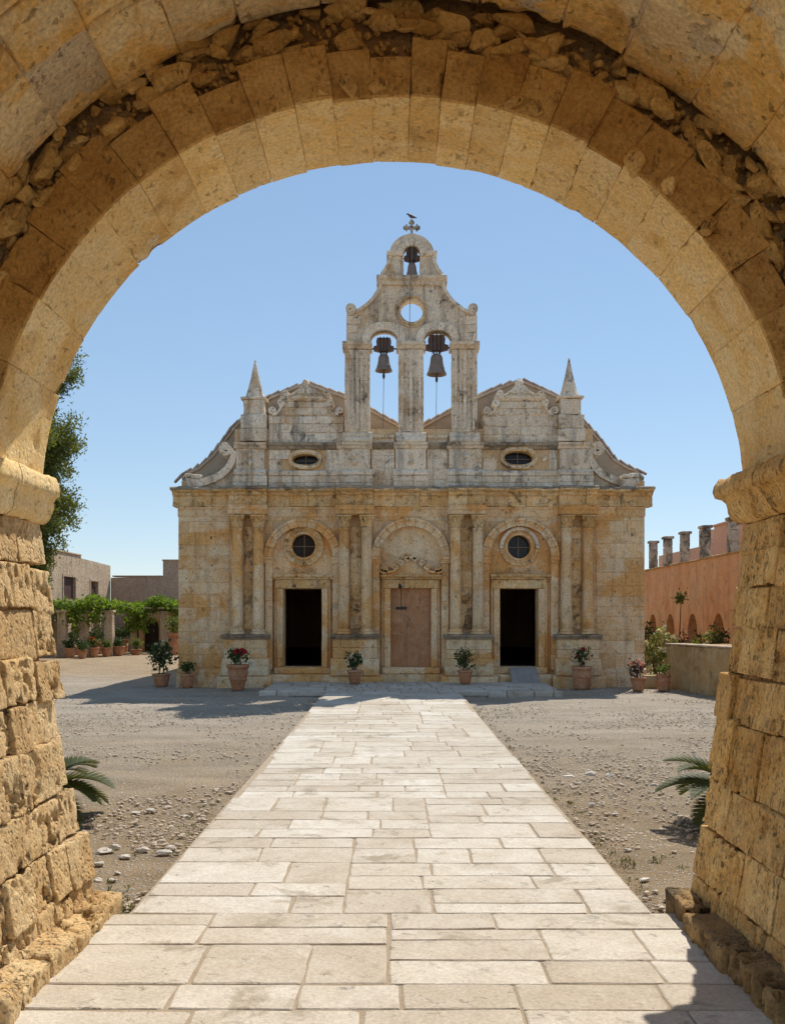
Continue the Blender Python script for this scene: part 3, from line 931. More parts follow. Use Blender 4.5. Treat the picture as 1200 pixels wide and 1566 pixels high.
# strips of wall beside and between the columns
for u0, u1 in ((374, 388), (536, 553), (704, 721), (872, 888)):
    ashlar(fw, 'wall_stone', u0, u1, 806, 962, 7, M['church_frieze'], FY - 0.03, 0.2, 0.3, 0.4, 310 + int(u0), jit=0.004)
for u0, u1 in ((351, 374), (388, 406), (520, 536), (553, 569), (687, 704), (721, 736), (853, 872), (888, 911)):
    ashlar(fw, 'wall_stone', u0, u1, 778, 1000, 8, M['church'], FY + 0.004, 0.2, 0.5, 0.6, 330 + int(u0), jit=0.002, gap=0.003)
def outside_arch(cx, cz, r):
    def f(x, z, hx, hz):
        dx = max(0, abs(x - cx) - hx); dz = max(0, z - hz - cz)
        return math.hypot(dx, dz) < r
    return f
for cu, r, s, _ in BAYS:
    ashlar(fw, 'wall_stone', cu - 57, cu + 57, 778, 852, 4, M['church'], FY + 0.006, 0.2, 0.28, 0.45, 350 + int(cu), skip=outside_arch(fx(cu), fz(s), (r + 1) / FS), jit=0.003)

# holes left by scaffolding in the right hand wall
for cu, cv, w, h in putlog:
    v, f = box(fx(cu - w / 2), fx(cu + w / 2), FY - 0.008, FY + 0.05, fz(cv + h / 2), fz(cv - h / 2), 0.006)
    mesh('putlog_block', v, f, M['church_frieze'], fw)
for cu, cv, s in ((940, 905, 2.2), (946, 938, 1.8), (285, 885, 1.8), (323, 822, 2.6)):
    v, f = pebble((fx(cu), FY - 0.002, fz(cv)), s * 0.8 / FS, int(cu), 2, (.8, .15, 1.2), .6, np.eye(3))
    mesh('dark_hole_patch', v, f, M['niche'], fw)  # flush dark blobs for small holes, their shade put into the colour

# plinth running along the foot of the wall
PPROF = [(0.0, 1022), (-0.05, 1024), (-0.07, 1027), (-0.07, 1031), (-0.12, 1034), (-0.14, 1037), (-0.14, 1056), (0.3, 1056), (0.3, 1022)]
def moulding(name, prof, u0, u1, base, mat, parent, step=0.12, amp=0.012, seed=0, gap=0.004, ends=True):
    """a profile (offset in y from base, pixel row) run along x, chipped along its length"""
    x0, x1 = fx(u0) + gap, fx(u1) - gap
    n = max(2, int((x1 - x0) / step) + 1)
    pr = np.array([(base + a, fz(b)) for a, b in prof])
    V = []
    for x in np.linspace(x0, x1, n):
        V.append(np.stack([np.full(len(pr), x), pr[:, 0], pr[:, 1]], 1))
    V = np.concatenate(V)
    if amp:
        nz = np.stack([(fbm(V * 5.5 + 7.7 * k, seed + k, 3) - 0.5) * 2 * amp for k in range(3)], 1)
        nz[:, 0] *= 0.3
        V = V + nz
    m = len(pr)
    F = [(i * m + j, i * m + (j + 1) % m, (i + 1) * m + (j + 1) % m, (i + 1) * m + j) for i in range(n - 1) for j in range(m)]
    F += [tuple(range(m))[::-1], tuple(range((n - 1) * m, n * m))]
    return mesh(name, V, F, mat, parent)
def moulding_run(name, prof, u0, u1, base, mat, parent, wmin, wmax, seed, **kw):
    rng = np.random.default_rng(seed)
    u = u0
    while u < u1 - 0.5:
        w = rng.uniform(wmin, wmax)
        if u1 - (u + w) < wmin * 0.6:
            w = u1 - u
        moulding(name, prof, u, u + w, base + rng.normal() * 0.006, mat, parent, seed=seed + int(u), **kw)
        u += w
plinth = mesh('plinth', *box(fx(272), fx(986), FY - 0.02, FY + 0.4, -0.05, fz(1030)), M['church_mortar'], church)
moulding_run('plinth_stone', PPROF, 271, 345, FY, M['church'], plinth, 25, 40, 1)
moulding_run('plinth_stone', PPROF, 912, 987, FY, M['church'], plinth, 25, 40, 2)

# entablature
ent = mesh('entablature', *box(fx(274), fx(984), FY + 0.0, FY + 0.6, fz(776), fz(750)), M['church_mortar'], church)
PIERS = [(352, 410), (515, 571), (684, 740), (852, 910)]
ARCH = [(0.0, 776), (-0.03, 776), (-0.04, 770), (-0.06, 769), (-0.06, 765), (-0.075, 763), (0.2, 763), (0.2, 776)]
FRIEZE = [(0.0, 764), (-0.03, 764), (-0.035, 759), (-0.03, 757), (0.2, 757), (0.2, 764)]
CORN = [(0.0, 775), (-0.05, 775), (-0.06, 772), (-0.04, 770), (-0.04, 760), (-0.10, 758), (-0.12, 755), (-0.19, 753), (-0.24, 752), (-0.24, 749), (-0.20, 747), (0.35, 746), (0.35, 775)]
edges = [265] + [e for p in PIERS for e in p] + [996]
for i in range(len(edges) - 1):
    brk = i % 2 == 1
    moulding_run('cornice_stone', CORN, edges[i], edges[i + 1], FY - (0.22 if brk else 0.02), M['church_frieze'], ent, 26, 46, 20 + i, step=0.07, amp=0.022)
    moulding_run('cornice_cap', [(-0.225, 751), (-0.255, 750), (-0.26, 747.6), (-0.2, 745.6), (0.3, 745), (0.3, 751)], edges[i] - (0 if i else 1.5), edges[i + 1] + (0 if i < len(edges) - 2 else 1.5), FY - (0.22 if brk else 0.02), M['ledge'], ent, 20, 40, 220 + i, step=0.06, amp=0.028)
    if brk:
        moulding('architrave_stone', [(0.0, 788), (-0.02, 788), (-0.03, 782), (-0.05, 781), (-0.06, 777), (-0.08, 774.5), (0.35, 774.5), (0.35, 788)], edges[i] - 1, edges[i + 1] + 1, FY - 0.29, M['church'], ent, amp=0.008, seed=40 + i)
        moulding('architrave_stone', [(0.0, 789.5), (0.0, 788.2), (0.25, 788.2), (0.25, 789.5)], edges[i] + 3, edges[i + 1] - 3, FY - 0.25, M['church_frieze'], ent, amp=0.004, seed=41 + i)
    else:
        moulding_run('architrave_stone', [(0.0, 790), (-0.015, 790), (-0.02, 780), (-0.05, 778), (-0.06, 775.5), (0.2, 775.5), (0.2, 790)], max(272, edges[i]), min(986, edges[i + 1]), FY, M['church'], ent, 26, 46, 50 + i, amp=0.008)

# pedestals and paired columns
def column(cu, seed, fluted=False):
    cy = FY - 0.20
    x = fx(cu)
    r = 8.3 / FS
    zb, zt = fz(962), fz(808)
    prof = [(r * 1.03, zb), (r * 1.02, zb + 0.25 * (zt - zb)), (r * 0.98, zb + 0.6 * (zt - zb)), (r * 0.90, zt - 0.05), (r * 0.98, zt - 0.045), (r * 0.98, zt - 0.02), (r * 0.9, zt)]
    zz = list(np.linspace(zb, zt - 0.05, 13))
    prof = [(r * (1.03 - 0.12 * ((z - zb) / (zt - zb)) ** 1.5), z) for z in zz] + prof[4:]
    V, F = lathe(prof, 28, (x, cy, 0), 0.006, seed)
    if fluted:
        d = V[:, :2] - np.array([x, cy])
        a = np.arctan2(d[:, 1], d[:, 0])
        lo = (V[:, 2] > fz(912)) & (V[:, 2] < fz(812))
        V[:, :2] -= d * (0.06 * (np.cos(a * 14) > 0) * lo)[:, None]
    sh = mesh('column', V, F, M['church'], church, smooth=True)
    # attic base
    V, F = lathe([(r * 1.0, fz(961.5)), (r * 1.22, fz(962.5)), (r * 1.22, fz(964.5)), (r * 1.1, fz(965.5)), (r * 1.38, fz(967)), (r * 1.38, fz(969.5)), (r * 1.2, fz(970))], 24, (x, cy, 0), 0.008, seed + 2)
    mesh('column_base', V, F, M['church'], sh, smooth=False)
    # capital: bell, two rows of leaves, abacus with corner volutes
    cap = MB()
    zc0, zc1 = fz(808), fz(789.5)
    h = zc1 - zc0
    cap.add(*lathe([(r * 0.9, zc0), (r * 0.95, zc0 + 0.3 * h), (r * 1.12, zc0 + 0.7 * h), (r * 1.3, zc0 + 0.84 * h)], 16, (x, cy, 0)))
    for row, (zz0, zz1, rr, nn, ph) in enumerate(((0.0, 0.45, 0.96, 9, 0.0), (0.22, 0.78, 1.04, 9, 0.35))):
        for k in range(nn):
            a = 2 * math.pi * k / nn + ph
            t = np.array([-math.sin(a), math.cos(a), 0]); o = np.array([math.cos(a), math.sin(a), 0])
            pts = []
            for s, wd, od in ((0, 0.30, 0.0), (0.5, 0.36, 0.06), (0.85, 0.26, 0.22), (1.0, 0.12, 0.36), (0.9, 0.06, 0.44)):
                c = np.array([x, cy, zc0 + (zz0 + (zz1 - zz0) * s) * h]) + o * r * (rr + od)
                pts += [c - t * r * wd, c + o * r * 0.06, c + t * r * wd]
            F = []
            for q in range(4):
                for e in (0, 1):
                    F.append((q * 3 + e, q * 3 + e + 1, q * 3 + e + 4, q * 3 + e + 3))
            cap.add(pts, F)
    for k in range(4):
        a = math.pi / 4 + k * math.pi / 2
        v, f = lathe([(0.01, -0.02), (r * 0.30, -0.02), (r * 0.30, 0.02), (0.01, 0.02)], 10)
        v = np.stack([v[:, 0], v[:, 2], v[:, 1]], 1)
        ca, sa = math.cos(a), math.sin(a)
        w = np.stack([v[:, 0] * ca - v[:, 1] * sa, v[:, 0] * sa + v[:, 1] * ca, v[:, 2]], 1)
        cap.add(w + np.array([x + ca * r * 1.42, cy + sa * r * 1.42, zc0 + 0.74 * h]), f)
    ab = r * 1.36
    cap.add(*box(x - ab, x + ab, cy - ab, cy + ab, zc0 + 0.85 * h, zc1, 0.01))
    cap.build('capital', M['church_frieze'], sh)
    return sh
for i, (a, b) in enumerate(((365, 397), (526.5, 561), (695.5, 729.5), (863.5, 896.5))):
    column(a, 60 + i * 2, i == 3); column(b, 61 + i * 2, i == 3)
for i, (u0, u1) in enumerate(((346, 411), (510, 577), (681, 749), (848, 911))):
    pd = mesh('pedestal', *box(fx(u0 + 3), fx(u1 - 3), FY - 0.30, FY + 0.2, -0.05, fz(974)), M['church_mortar'], church)
    moulding('pedestal_cornice', [(0.0, 977), (-0.03, 977), (-0.05, 974.5), (-0.09, 973), (-0.10, 970.5), (0.3, 969.8), (0.3, 977)], u0 - 4, u1 + 4, FY - 0.37, M['ledge'], pd, step=0.06, amp=0.012, seed=80 + i)
    mid_u = (u0 + u1) / 2
    ashlar(pd, 'pedestal_stone', u0, u1, 977, 1006, 2, M['church'], FY - 0.36, 0.5, 0.4, 0.65, 90 + i, c=0.015, jit=0.006)
    moulding('pedestal_base', [(0.0, 1006), (-0.03, 1009), (-0.07, 1013), (-0.10, 1015), (-0.11, 1019), (-0.15, 1021), (-0.17, 1024), (-0.17, 1031), (0.3, 1031), (0.3, 1006)], u0 - 3, u1 + 3, FY - 0.34, M['church'], pd, step=0.09, amp=0.008, seed=100 + i)
    moulding('pedestal_base', [(0.0, 1031.2), (-0.04, 1033), (-0.08, 1036), (-0.08, 1056), (0.3, 1056), (0.3, 1031.2)], u0 - 8, u1 + 8, FY - 0.44, M['church'], pd, step=0.09, amp=0.01, seed=110 + i)

# arched bays with doors and round windows
def ring_plate(cu, cv, r0, r1, y0, y1, n=32, rz0=None, rz1=None, a0=0, a1=360):
    if a1 - a0 >= 360:
        return plate(circle(cu, cv, r1, n, rz1), [circle(cu, cv, r0, n, rz0)], y0, y1, XZ)
    return plate(arc(cu, cv, r1, a0, a1, n, rz1) + arc(cu, cv, r0, a1, a0, n, rz0), [], y0, y1, XZ)
def voussoirs(parent, name, cu, cv, r0, r1, y0, y1, n, mat, seed, a0=0.0, a1=180.0):
    rng = np.random.default_rng(seed)
    for i in range(n):
        b0, b1 = a0 + (a1 - a0) * i / n + 0.35, a0 + (a1 - a0) * (i + 1) / n - 0.35
        m = MB()
        j = rng.normal() * 0.004
        m.add(*ring_plate(cu, cv, r0, r1, y0 + j, y1, 5, a0=b0, a1=b1))
        m.add(*ring_plate(cu, cv, r1 - 2.6, r1 + 1.2, y0 + j - 0.035, y1, 5, a0=b0, a1=b1))
        m.build(name, mat, parent)

for bi, (cu, r, spring, opened) in enumerate(BAYS):
    du0, du1 = {0: (433, 492), 1: (597, 659), 2: (764, 823)}[bi]
    holes = [rect(du0, du1, 900, 1020)]
    wc = {0: (464, 834.5), 2: (794, 836)}.get(bi)
    if wc:
        holes.append(circle(wc[0], wc[1], 18.5, 28))
    tp = mesh('bay_wall', *plate(arch_shape(cu, r + 2, spring, 1048), holes, FY + 0.12, FY + 0.55, XZ), M['church'], church)
    voussoirs(church, 'arch_voussoir', cu, spring, r - 1, r + 10, FY - 0.11, FY + 0.3, 11, M['church'], 120 + bi)
    for sgn in (-1, 1):
        ua, ub = sorted((cu + sgn * (r - 1), cu + sgn * (r + 10)))
        im = moulding('impost', [(0.0, 862), (-0.01, 861), (-0.03, 857), (-0.06, 855), (-0.07, 852.2), (0.4, 852.2), (0.4, 862)], ua - 1.5, ub + 1.5, FY - 0.10, M['church'], church, amp=0.006, seed=130 + bi)
        ashlar(im, 'pilaster_stone', ua, ub, 862, 1024, 6, M['church'], FY - 0.08, 0.3, 0.5, 0.6, 140 + bi * 3 + sgn, jit=0.004)
    # door surround
    df = moulding('door_cornice', [(0.0, 886), (-0.03, 886), (-0.05, 884), (-0.12, 882), (-0.14, 879), (0.35, 878.5), (0.35, 886)], du0 - 15, du1 + 17, FY - 0.03, M['church_frieze'], church, step=0.06, amp=0.010, seed=150 + bi)
    mesh('lintel', *rough((fx(du0 - 12), FY - 0.02, fz(899.5)), (fx(du1 + 12), FY + 0.4, fz(886.5)), 0.08, 0.015, amp=0.012, freq=8, seed=160 + bi), M['church_frieze'], df, smooth=True)
    for sgn, e in ((-1, du0), (1, du1)):
        ua, ub = sorted((e, e + sgn * 9.5))
        mesh('jamb', *rough((fx(ua), FY - 0.035, fz(1020)), (fx(ub), FY + 0.42, fz(900)), 0.1, 0.015, amp=0.008, freq=6, seed=165 + bi), M['church'], df, smooth=True)
        ua, ub = sorted((e + sgn * 9.8, e + sgn * 13.5))
        mesh('jamb', *rough((fx(ua), FY + 0.02, fz(1020)), (fx(ub), FY + 0.42, fz(886.6)), 0.1, 0.012, amp=0.006, freq=6, seed=168 + bi), M['church'], df, smooth=True)
    mesh('door_sill', *rough((fx(du0 - 13), FY - 0.12, fz(1030)), (fx(du1 + 13), FY + 0.5, fz(1020.3)), 0.09, 0.02, amp=0.012, freq=6, seed=170 + bi), M['church'], df, smooth=True)
    mesh('door_step', *rough((fx(du0 - 17), FY - 0.34, 0.02), (fx(du1 + 17), FY + 0.3, fz(1030.5)), 0.1, 0.02, amp=0.014, freq=6, seed=175 + bi), M['church'], df, smooth=True)
    if not opened:
        mesh('walled_up_door', *box(fx(du0 - 2), fx(du1 + 2), FY + 0.10, FY + 0.4, fz(1021), fz(899)), M['door_fill'], df)
        # carved pediment with scrolls over the walled up door
        pts = [(586, 876), (600, 874), (606, 868), (612, 862), (619, 856), (628, 852), (637, 856), (644, 862), (650, 868), (656, 874), (671, 876), (672, 879), (585, 879)]
        pdm = mesh('pediment', *plate([FP(*p) for p in pts], [], FY - 0.09, FY + 0.3, XZ), M['church'], church)
        def band(path, w, y0, y1, name, parent, mat):
            p = np.array(path, float)
            t = np.gradient(p, axis=0); t /= np.maximum(np.linalg.norm(t, axis=1, keepdims=True), 1e-6)
            n = np.stack([-t[:, 1], t[:, 0]], 1)
            mbb = MB()
            L, R_ = p + n * w / 2, p - n * w / 2
            k = len(p)
            V = [(fx(a), y0, fz(b)) for a, b in L] + [(fx(a), y0, fz(b)) for a, b in R_] + [(fx(a), y1, fz(b)) for a, b in L] + [(fx(a), y1, fz(b)) for a, b in R_]
            F = []
            for i in range(k - 1):
                F += [(i, i + 1, k + i + 1, k + i), (i, 2 * k + i, 2 * k + i + 1, i + 1), (k + i, k + i + 1, 3 * k + i + 1, 3 * k + i)]
            F += [(0, k, 3 * k, 2 * k), (k - 1, 3 * k - 1, 4 * k - 1, 2 * k - 1)]
            return mesh(name, V, F, mat, parent)
        def spiral(cu_, cv_, r0, r1, a0, a1, n=26):
            return [(cu_ + (r0 + (r1 - r0) * s) * math.cos(math.radians(a0 + (a1 - a0) * s)), cv_ - (r0 + (r1 - r0) * s) * math.sin(math.radians(a0 + (a1 - a0) * s))) for s in np.linspace(0, 1, n)]
        for sg in (-1, 1):
            m_ = lambda pp: [(628.5 + sg * (q[0] - 628.5), q[1]) for q in pp]
            band(m_(spiral(670, 871.5, 1.0, 5.6, 0, 720) + [(662, 875.5), (655, 873.5), (648, 867)]), 2.9, FY - 0.20, FY + 0.1, 'scroll', pdm, M['church'])
            for (a, b, q) in ((645, 861, 4.4), (656, 866.5, 3.6), (635.5, 855, 4.0), (650.5, 868, 2.6)):
                band(m_(spiral(a, b, 0.8, q, 90, 640, 22)), 2.1, FY - 0.18, FY + 0.1, 'scroll', pdm, M['church'])
        band([(628.5 + 6 * math.cos(t), 857 - 4 * math.sin(t)) for t in np.linspace(0.2, 2.9, 9)], 3.2, FY - 0.18, FY + 0.1, 'scroll', pdm, M['church'])
        mesh('relief_line', *plate([FP(*p) for p in ((602, 868), (611, 852), (617, 846), (626, 845), (627, 849), (619, 849.5), (613, 856), (606, 868))], [], FY + 0.085, FY + 0.2, XZ), M['church_frieze'], pdm)
        mesh('relief_line', *plate([FP(*p) for p in ((626, 826), (628, 819), (631, 825), (630, 830), (626.5, 830))], [], FY + 0.09, FY + 0.2, XZ), M['church_frieze'], pdm)
    if wc:
        wf = mesh('round_window', *ring_plate(wc[0], wc[1], 18, 21.5, FY + 0.03, FY + 0.5, 36), M['church'], church, smooth=False)
        if bi == 0:
            voussoirs(wf, 'window_surround', wc[0], wc[1], 21.7, 29, FY + 0.06, FY + 0.4, 18, M['church_frieze'], 180, 0, 360)
        else:
            mesh('window_surround', *ring_plate(wc[0], wc[1], 25, 30, FY - 0.01, FY + 0.4, 30, a0=-5, a1=185), M['church_attic'], wf)
            mesh('window_surround', *ring_plate(wc[0], wc[1], 21.7, 24.6, FY + 0.06, FY + 0.4, 36), M['church'], wf)
            voussoirs(wf, 'window_surround', wc[0], wc[1], 21.7, 28, FY + 0.07, FY + 0.4, 9, M['church_frieze'], 182, 186, 354)
        mesh('window_pane', *plate(circle(wc[0], wc[1], 18.6), [], FY + 0.34, FY + 0.36, XZ), M['glass'], wf)
        mesh('glazing_bar', *box(fx(wc[0] - 0.7), fx(wc[0] + 0.7), FY + 0.29, FY + 0.33, fz(wc[1] + 18.3), fz(wc[1] - 18.3)), M['bars'], wf)
        mesh('glazing_bar', *box(fx(wc[0] - 18.3), fx(wc[0] + 18.3), FY + 0.295, FY + 0.325, fz(wc[1] + 0.7), fz(wc[1] - 0.7)), M['bars'], wf)
        # small scroll ornament over the door
        for sg in (-1, 1):
            pass

def band2(path, w, y0, y1, name, parent, mat, amp=0.0):
    p = np.array(path, float)
    t = np.gradient(p, axis=0); t /= np.maximum(np.linalg.norm(t, axis=1, keepdims=True), 1e-6)
    n = np.stack([-t[:, 1], t[:, 0]], 1)
    w = np.asarray(w, float) if not np.isscalar(w) else np.full(len(p), w)
    L, R_ = p + n * w[:, None] / 2, p - n * w[:, None] / 2
    k = len(p)
    V = [(fx(a), y0, fz(b)) for a, b in L] + [(fx(a), y0, fz(b)) for a, b in R_] + [(fx(a), y1, fz(b)) for a, b in L] + [(fx(a), y1, fz(b)) for a, b in R_]
    F = []
    for i in range(k - 1):
        F += [(i, i + 1, k + i + 1, k + i), (i, 2 * k + i, 2 * k + i + 1, i + 1), (k + i, k + i + 1, 3 * k + i + 1, 3 * k + i), (2 * k + i, 3 * k + i, 3 * k + i + 1, 2 * k + i + 1)]
    F += [(0, k, 3 * k, 2 * k), (k - 1, 3 * k - 1, 4 * k - 1, 2 * k - 1)]
    V = np.array(V)
    if amp:
        V = V + (np.stack([fbm(V * 6 + 3 * q, 77 + q, 2) for q in range(3)], 1) - 0.5) * 2 * amp
    return mesh(name, V, F, mat, parent)
def spiral2(cu, cv, r0, r1, a0, a1, n=30):
    return [(cu + (r0 + (r1 - r0) * s) * math.cos(math.radians(a0 + (a1 - a0) * s)), cv - (r0 + (r1 - r0) * s) * math.sin(math.radians(a0 + (a1 - a0) * s))) for s in np.linspace(0, 1, n)]
for cu0 in (463, 794):
    for sg in (-1, 1):
        band2([(cu0 + sg * (q[0] - 794), q[1]) for q in spiral2(807, 872, 0.8, 5.0, 0, 560) + [(800, 875), (794, 872)]], 1.8, FY + 0.04, FY + 0.2, 'door_scroll', church, M['church'])

# ------------------------------------------------------------------ attic storey
attic = MB()
def gable_outline(c, s=1):
    pts = [(-57, 660), (-57, 634), (-50, 634), (-46, 633), (-41, 628), (-38, 622), (-36, 614), (-37, 612), (-38, 606), (-30, 605), (-28, 603), (-20, 599), (-13, 594), (-8, 589), (-4, 586), (0, 585)]
    pts = pts + [(-a, b) for a, b in pts[::-1][1:]]
    return [FP(c + a, b) for a, b in pts]
ovals = {467.5: (466.5, 702.5, 19.5, 8.2), 795.5: (793, 700, 22, 10.5)}
att = mesh('attic_wall', *plate(rect(358, 907, 650, 749), [], FY + 0.12, FY + 0.60, XZ), M['church_mortar'], church)
bpy.data.objects.remove(att)
hol = []
for c, (a, b, ru, rv) in ovals.items():
    hol.append([FP(a + ru * math.copysign(abs(math.cos(t)) ** 0.7, math.cos(t)), b + rv * math.sin(t)) for t in np.linspace(0, 2 * math.pi, 28, endpoint=False)])
att = mesh('attic_wall', *plate(rect(358, 907, 655, 749), hol, FY + 0.10, FY + 0.60, XZ), M['church_mortar'], church)
for gi, c in enumerate((467.5, 795.5)):
    oc = ovals[c]
    skip = lambda x, z, hx, hz, oc=oc: abs(x - fx(oc[0])) < hx + (oc[2] + 3) / FS and abs(z - fz(oc[1])) < hz + (oc[3] + 3) / FS
    ashlar(att, 'attic_stone', c - 57, c + 57, 636, 676, 3, M['church_attic'], FY + 0.05, 0.3, 0.3, 0.65, 400 + gi, c=0.014, jit=0.012, res=0.16, amp=0.012)
    ashlar(att, 'attic_stone', c - 57, c + 57, 687, 719, 2, M['church_attic'], FY + 0.06, 0.3, 0.28, 0.6, 410 + gi, c=0.012, jit=0.008, skip=skip)
    ashlar(att, 'attic_stone', c - 57, c + 57, 728, 748, 2, M['church_attic'], FY + 0.0, 0.3, 0.4, 0.8, 420 + gi, c=0.012, jit=0.006)
    moulding_run('string_course', [(0.0, 687), (-0.03, 686), (-0.05, 683), (-0.11, 681), (-0.12, 677), (0.3, 676), (0.3, 687)], c - 57, c + 57, FY + 0.05, M['ledge'], att, 25, 45, 430 + gi, step=0.07, amp=0.014)
    moulding_run('string_course', [(0.0, 728), (-0.05, 727), (-0.06, 723), (-0.03, 720), (0.0, 719), (0.3, 719), (0.3, 728)], c - 57, c + 57, FY + 0.03, M['church_attic'], att, 25, 45, 440 + gi, step=0.07, amp=0.010)
    # oval window
    a, b, ru, rv = oc
    ou = lambda k, e: [FP(a + (ru + e) * math.copysign(abs(math.cos(t)) ** 0.75, math.cos(t)), b + (rv + e) * math.sin(t)) for t in np.linspace(0, 2 * math.pi, 32, endpoint=False)]
    ow = mesh('oval_window', *plate(ou(0, 7), [ou(0, 0)], FY + 0.0, FY + 0.4, XZ), M['church_frieze'], church)
    mesh('window_surround', *plate(ou(0, 5), [ou(0, 2.5)], FY - 0.03, FY + 0.05, XZ), M['church_attic'], ow)
    mesh('window_pane', *plate(ou(0, 0.5), [], FY + 0.33, FY + 0.35, XZ), M['glass'], ow)
    mesh('glazing_bar', *box(fx(a - 0.6), fx(a + 0.6), FY + 0.27, FY + 0.31, fz(b + rv), fz(b - rv)), M['bars'], ow)
    mesh('glazing_bar', *box(fx(a - ru), fx(a + ru), FY + 0.275, FY + 0.305, fz(b + 0.6), fz(b - 0.6)), M['bars'], ow)
    for sg in (-1, 1):
        v, f = pebble((fx(a + sg * 40), FY + 0.06, fz(b + 2)), 4.5 / FS, 460 + gi * 2 + sg, 2, (1, .6, 1), .3)
        mesh('rosette', v, f, M['church_attic'], att)
    # shaped gable
    gb = mesh('gable', *plate(gable_outline(c), [], FY + 0.08, FY + 0.55, XZ), M['church_attic'], church)
    moulding('gable_cornice', [(0.0, 613), (-0.03, 612), (-0.08, 609), (-0.10, 606), (0.5, 605.2), (0.5, 613)], c - 39, c + 39, FY + 0.06, M['church_attic'], gb, step=0.07, amp=0.012, seed=450 + gi)
    ashlar(gb, 'gable_stone', c - 33, c + 33, 613.5, 634, 2, M['church_attic'], FY + 0.045, 0.3, 0.35, 0.6, 455 + gi, c=0.012, jit=0.006)
    for sg in (-1, 1):
        mm = lambda pp: [(c + sg * (q[0] - c), q[1]) for q in pp]
        band2(mm(spiral2(c + 51.5, 628.5, 0.6, 6.2, 0, 620) + [(c + 46, 634), (c + 41, 629), (c + 37, 622)]), 2.8, FY - 0.06, FY + 0.5, 'scroll', gb, M['church_attic'], 0.008)
        band2(mm(spiral2(c + 38, 616, 0.6, 5.8, 40, 660)), 3.0, FY - 0.06, FY + 0.5, 'scroll', gb, M['church_attic'], 0.008)
        band2(mm(spiral2(c + 32, 601, 0.6, 5.6, 180, 700)), 3.4, FY - 0.02, FY + 0.5, 'scroll', gb, M['church_attic'], 0.008)
        band2(mm(spiral2(c + 6, 597, 0.6, 3.8, 0, 620) + [(c + 14, 599), (c + 24, 604)]), 1.8, FY + 0.03, FY + 0.3, 'scroll', gb, M['church_attic'])
    v, f = pebble((fx(c), FY + 0.2, fz(583.5)), 6.5 / FS, 470 + gi, 3, (1, 1, 1.0), .35, np.eye(3))
    mesh('finial', v, f, M['church_attic'], gb, smooth=True)

# pilaster blocks of the attic and under the bell gable
for i, (u0, u1, vt) in enumerate(((359, 407, 676), (516, 568, 660), (603, 653, 660), (684, 738, 660), (853, 904, 676))):
    pb = moulding('attic_pilaster', [(0.0, 687), (-0.03, 686), (-0.05, 683), (-0.10, 681), (-0.11, 678), (0.45, 677), (0.45, 687)], u0 - 1, u1 + 1, FY - 0.06, M['church_attic'], church, step=0.07, amp=0.012, seed=480 + i)
    ashlar(pb, 'pilaster_stone', u0 + 2, u1 - 2, 687, 718, 1, M['church_attic'], FY - 0.06, 0.5, 0.9, 1.2, 490 + i, c=0.014, jit=0.005, res=0.14, amp=0.01)
    moulding('pilaster_base', [(0.0, 728), (-0.06, 727), (-0.07, 723), (-0.03, 720), (0.0, 718), (0.45, 718), (0.45, 728)], u0 - 1, u1 + 1, FY - 0.08, M['church_attic'], pb, step=0.07, amp=0.010, seed=500 + i)
    ashlar(pb, 'pilaster_stone', u0 - 2, u1 + 2, 728, 748.5, 2, M['church_attic'], FY - 0.13, 0.5, 0.5, 0.9, 510 + i, c=0.014, jit=0.006)
    cu = (u0 + u1) / 2
    for q, (dv, sz) in enumerate(((697, 5.0), (707, 5.6))):
        v, f = pebble((fx(cu), FY - 0.075, fz(dv)), sz / FS, 520 + i * 2 + q, 3, (1, .7, 1.0), .35)
        mesh('carved_head', v, f, M['church_attic'], pb, smooth=True)
for i, (u0, u1) in enumerate(((568, 603), (653, 684))):
    ashlar(att, 'attic_stone', u0, u1, 664, 748, 5, M['church_attic'], FY + 0.04, 0.4, 0.3, 0.6, 530 + i, c=0.012, jit=0.008)
    moulding('string_course', [(0.0, 687), (-0.04, 685), (-0.08, 681), (-0.09, 677), (0.3, 676), (0.3, 687)], u0, u1, FY + 0.03, M['ledge'], att, step=0.07, amp=0.012, seed=540 + i)
    moulding('string_course', [(0.0, 673), (-0.04, 671), (-0.10, 669), (-0.12, 666), (0.4, 664), (0.4, 673)], u0, u1, FY + 0.06, M['church_attic'], att, step=0.07, amp=0.014, seed=545 + i)

# pinnacles
for i, (cu, tip, vb) in enumerate(((388.0, 546, 607), (872.5, 543, 605))):
    cy = FY + 0.25
    pn = mesh('pinnacle', *lathe([(15.8 / FS, fz(vb)), (15.2 / FS, fz(vb - 3)), (12.5 / FS, fz(vb - 10)), (7 / FS, fz((vb + tip) / 2)), (3.2 / FS, fz(tip + 12)), (1.0 / FS, fz(tip + 1)), (0.0, fz(tip))], 12, (fx(cu), cy, 0), 0.010, 550 + i, cap=False), M['church_attic'], church, smooth=False)
    v, f = rough((fx(cu - 19.5), cy - 19.5 / FS, fz(vb + 4)), (fx(cu + 19.5), cy + 19.5 / FS, fz(vb + 0.2)), 0.07, 0.02, amp=0.012, freq=7, seed=560 + i)
    mesh('pinnacle_cap', v, f, M['church_attic'], pn, smooth=True)
    for k, (w, a, b) in enumerate(((15.5, vb + 4.3, 634), (19.5, 634.3, 656), (21.0, 656.3, 676))):
        v, f = rough((fx(cu - w), FY + 0.22 - w / FS, fz(b)), (fx(cu + w), FY + 0.24 + w / FS, fz(a)), 0.09, 0.03, amp=0.022, freq=5, pit=0.03, seed=570 + i * 5 + k, lowamp=0.01)
        mesh('pinnacle_block', v, f, M['church_attic'], pn, smooth=True)

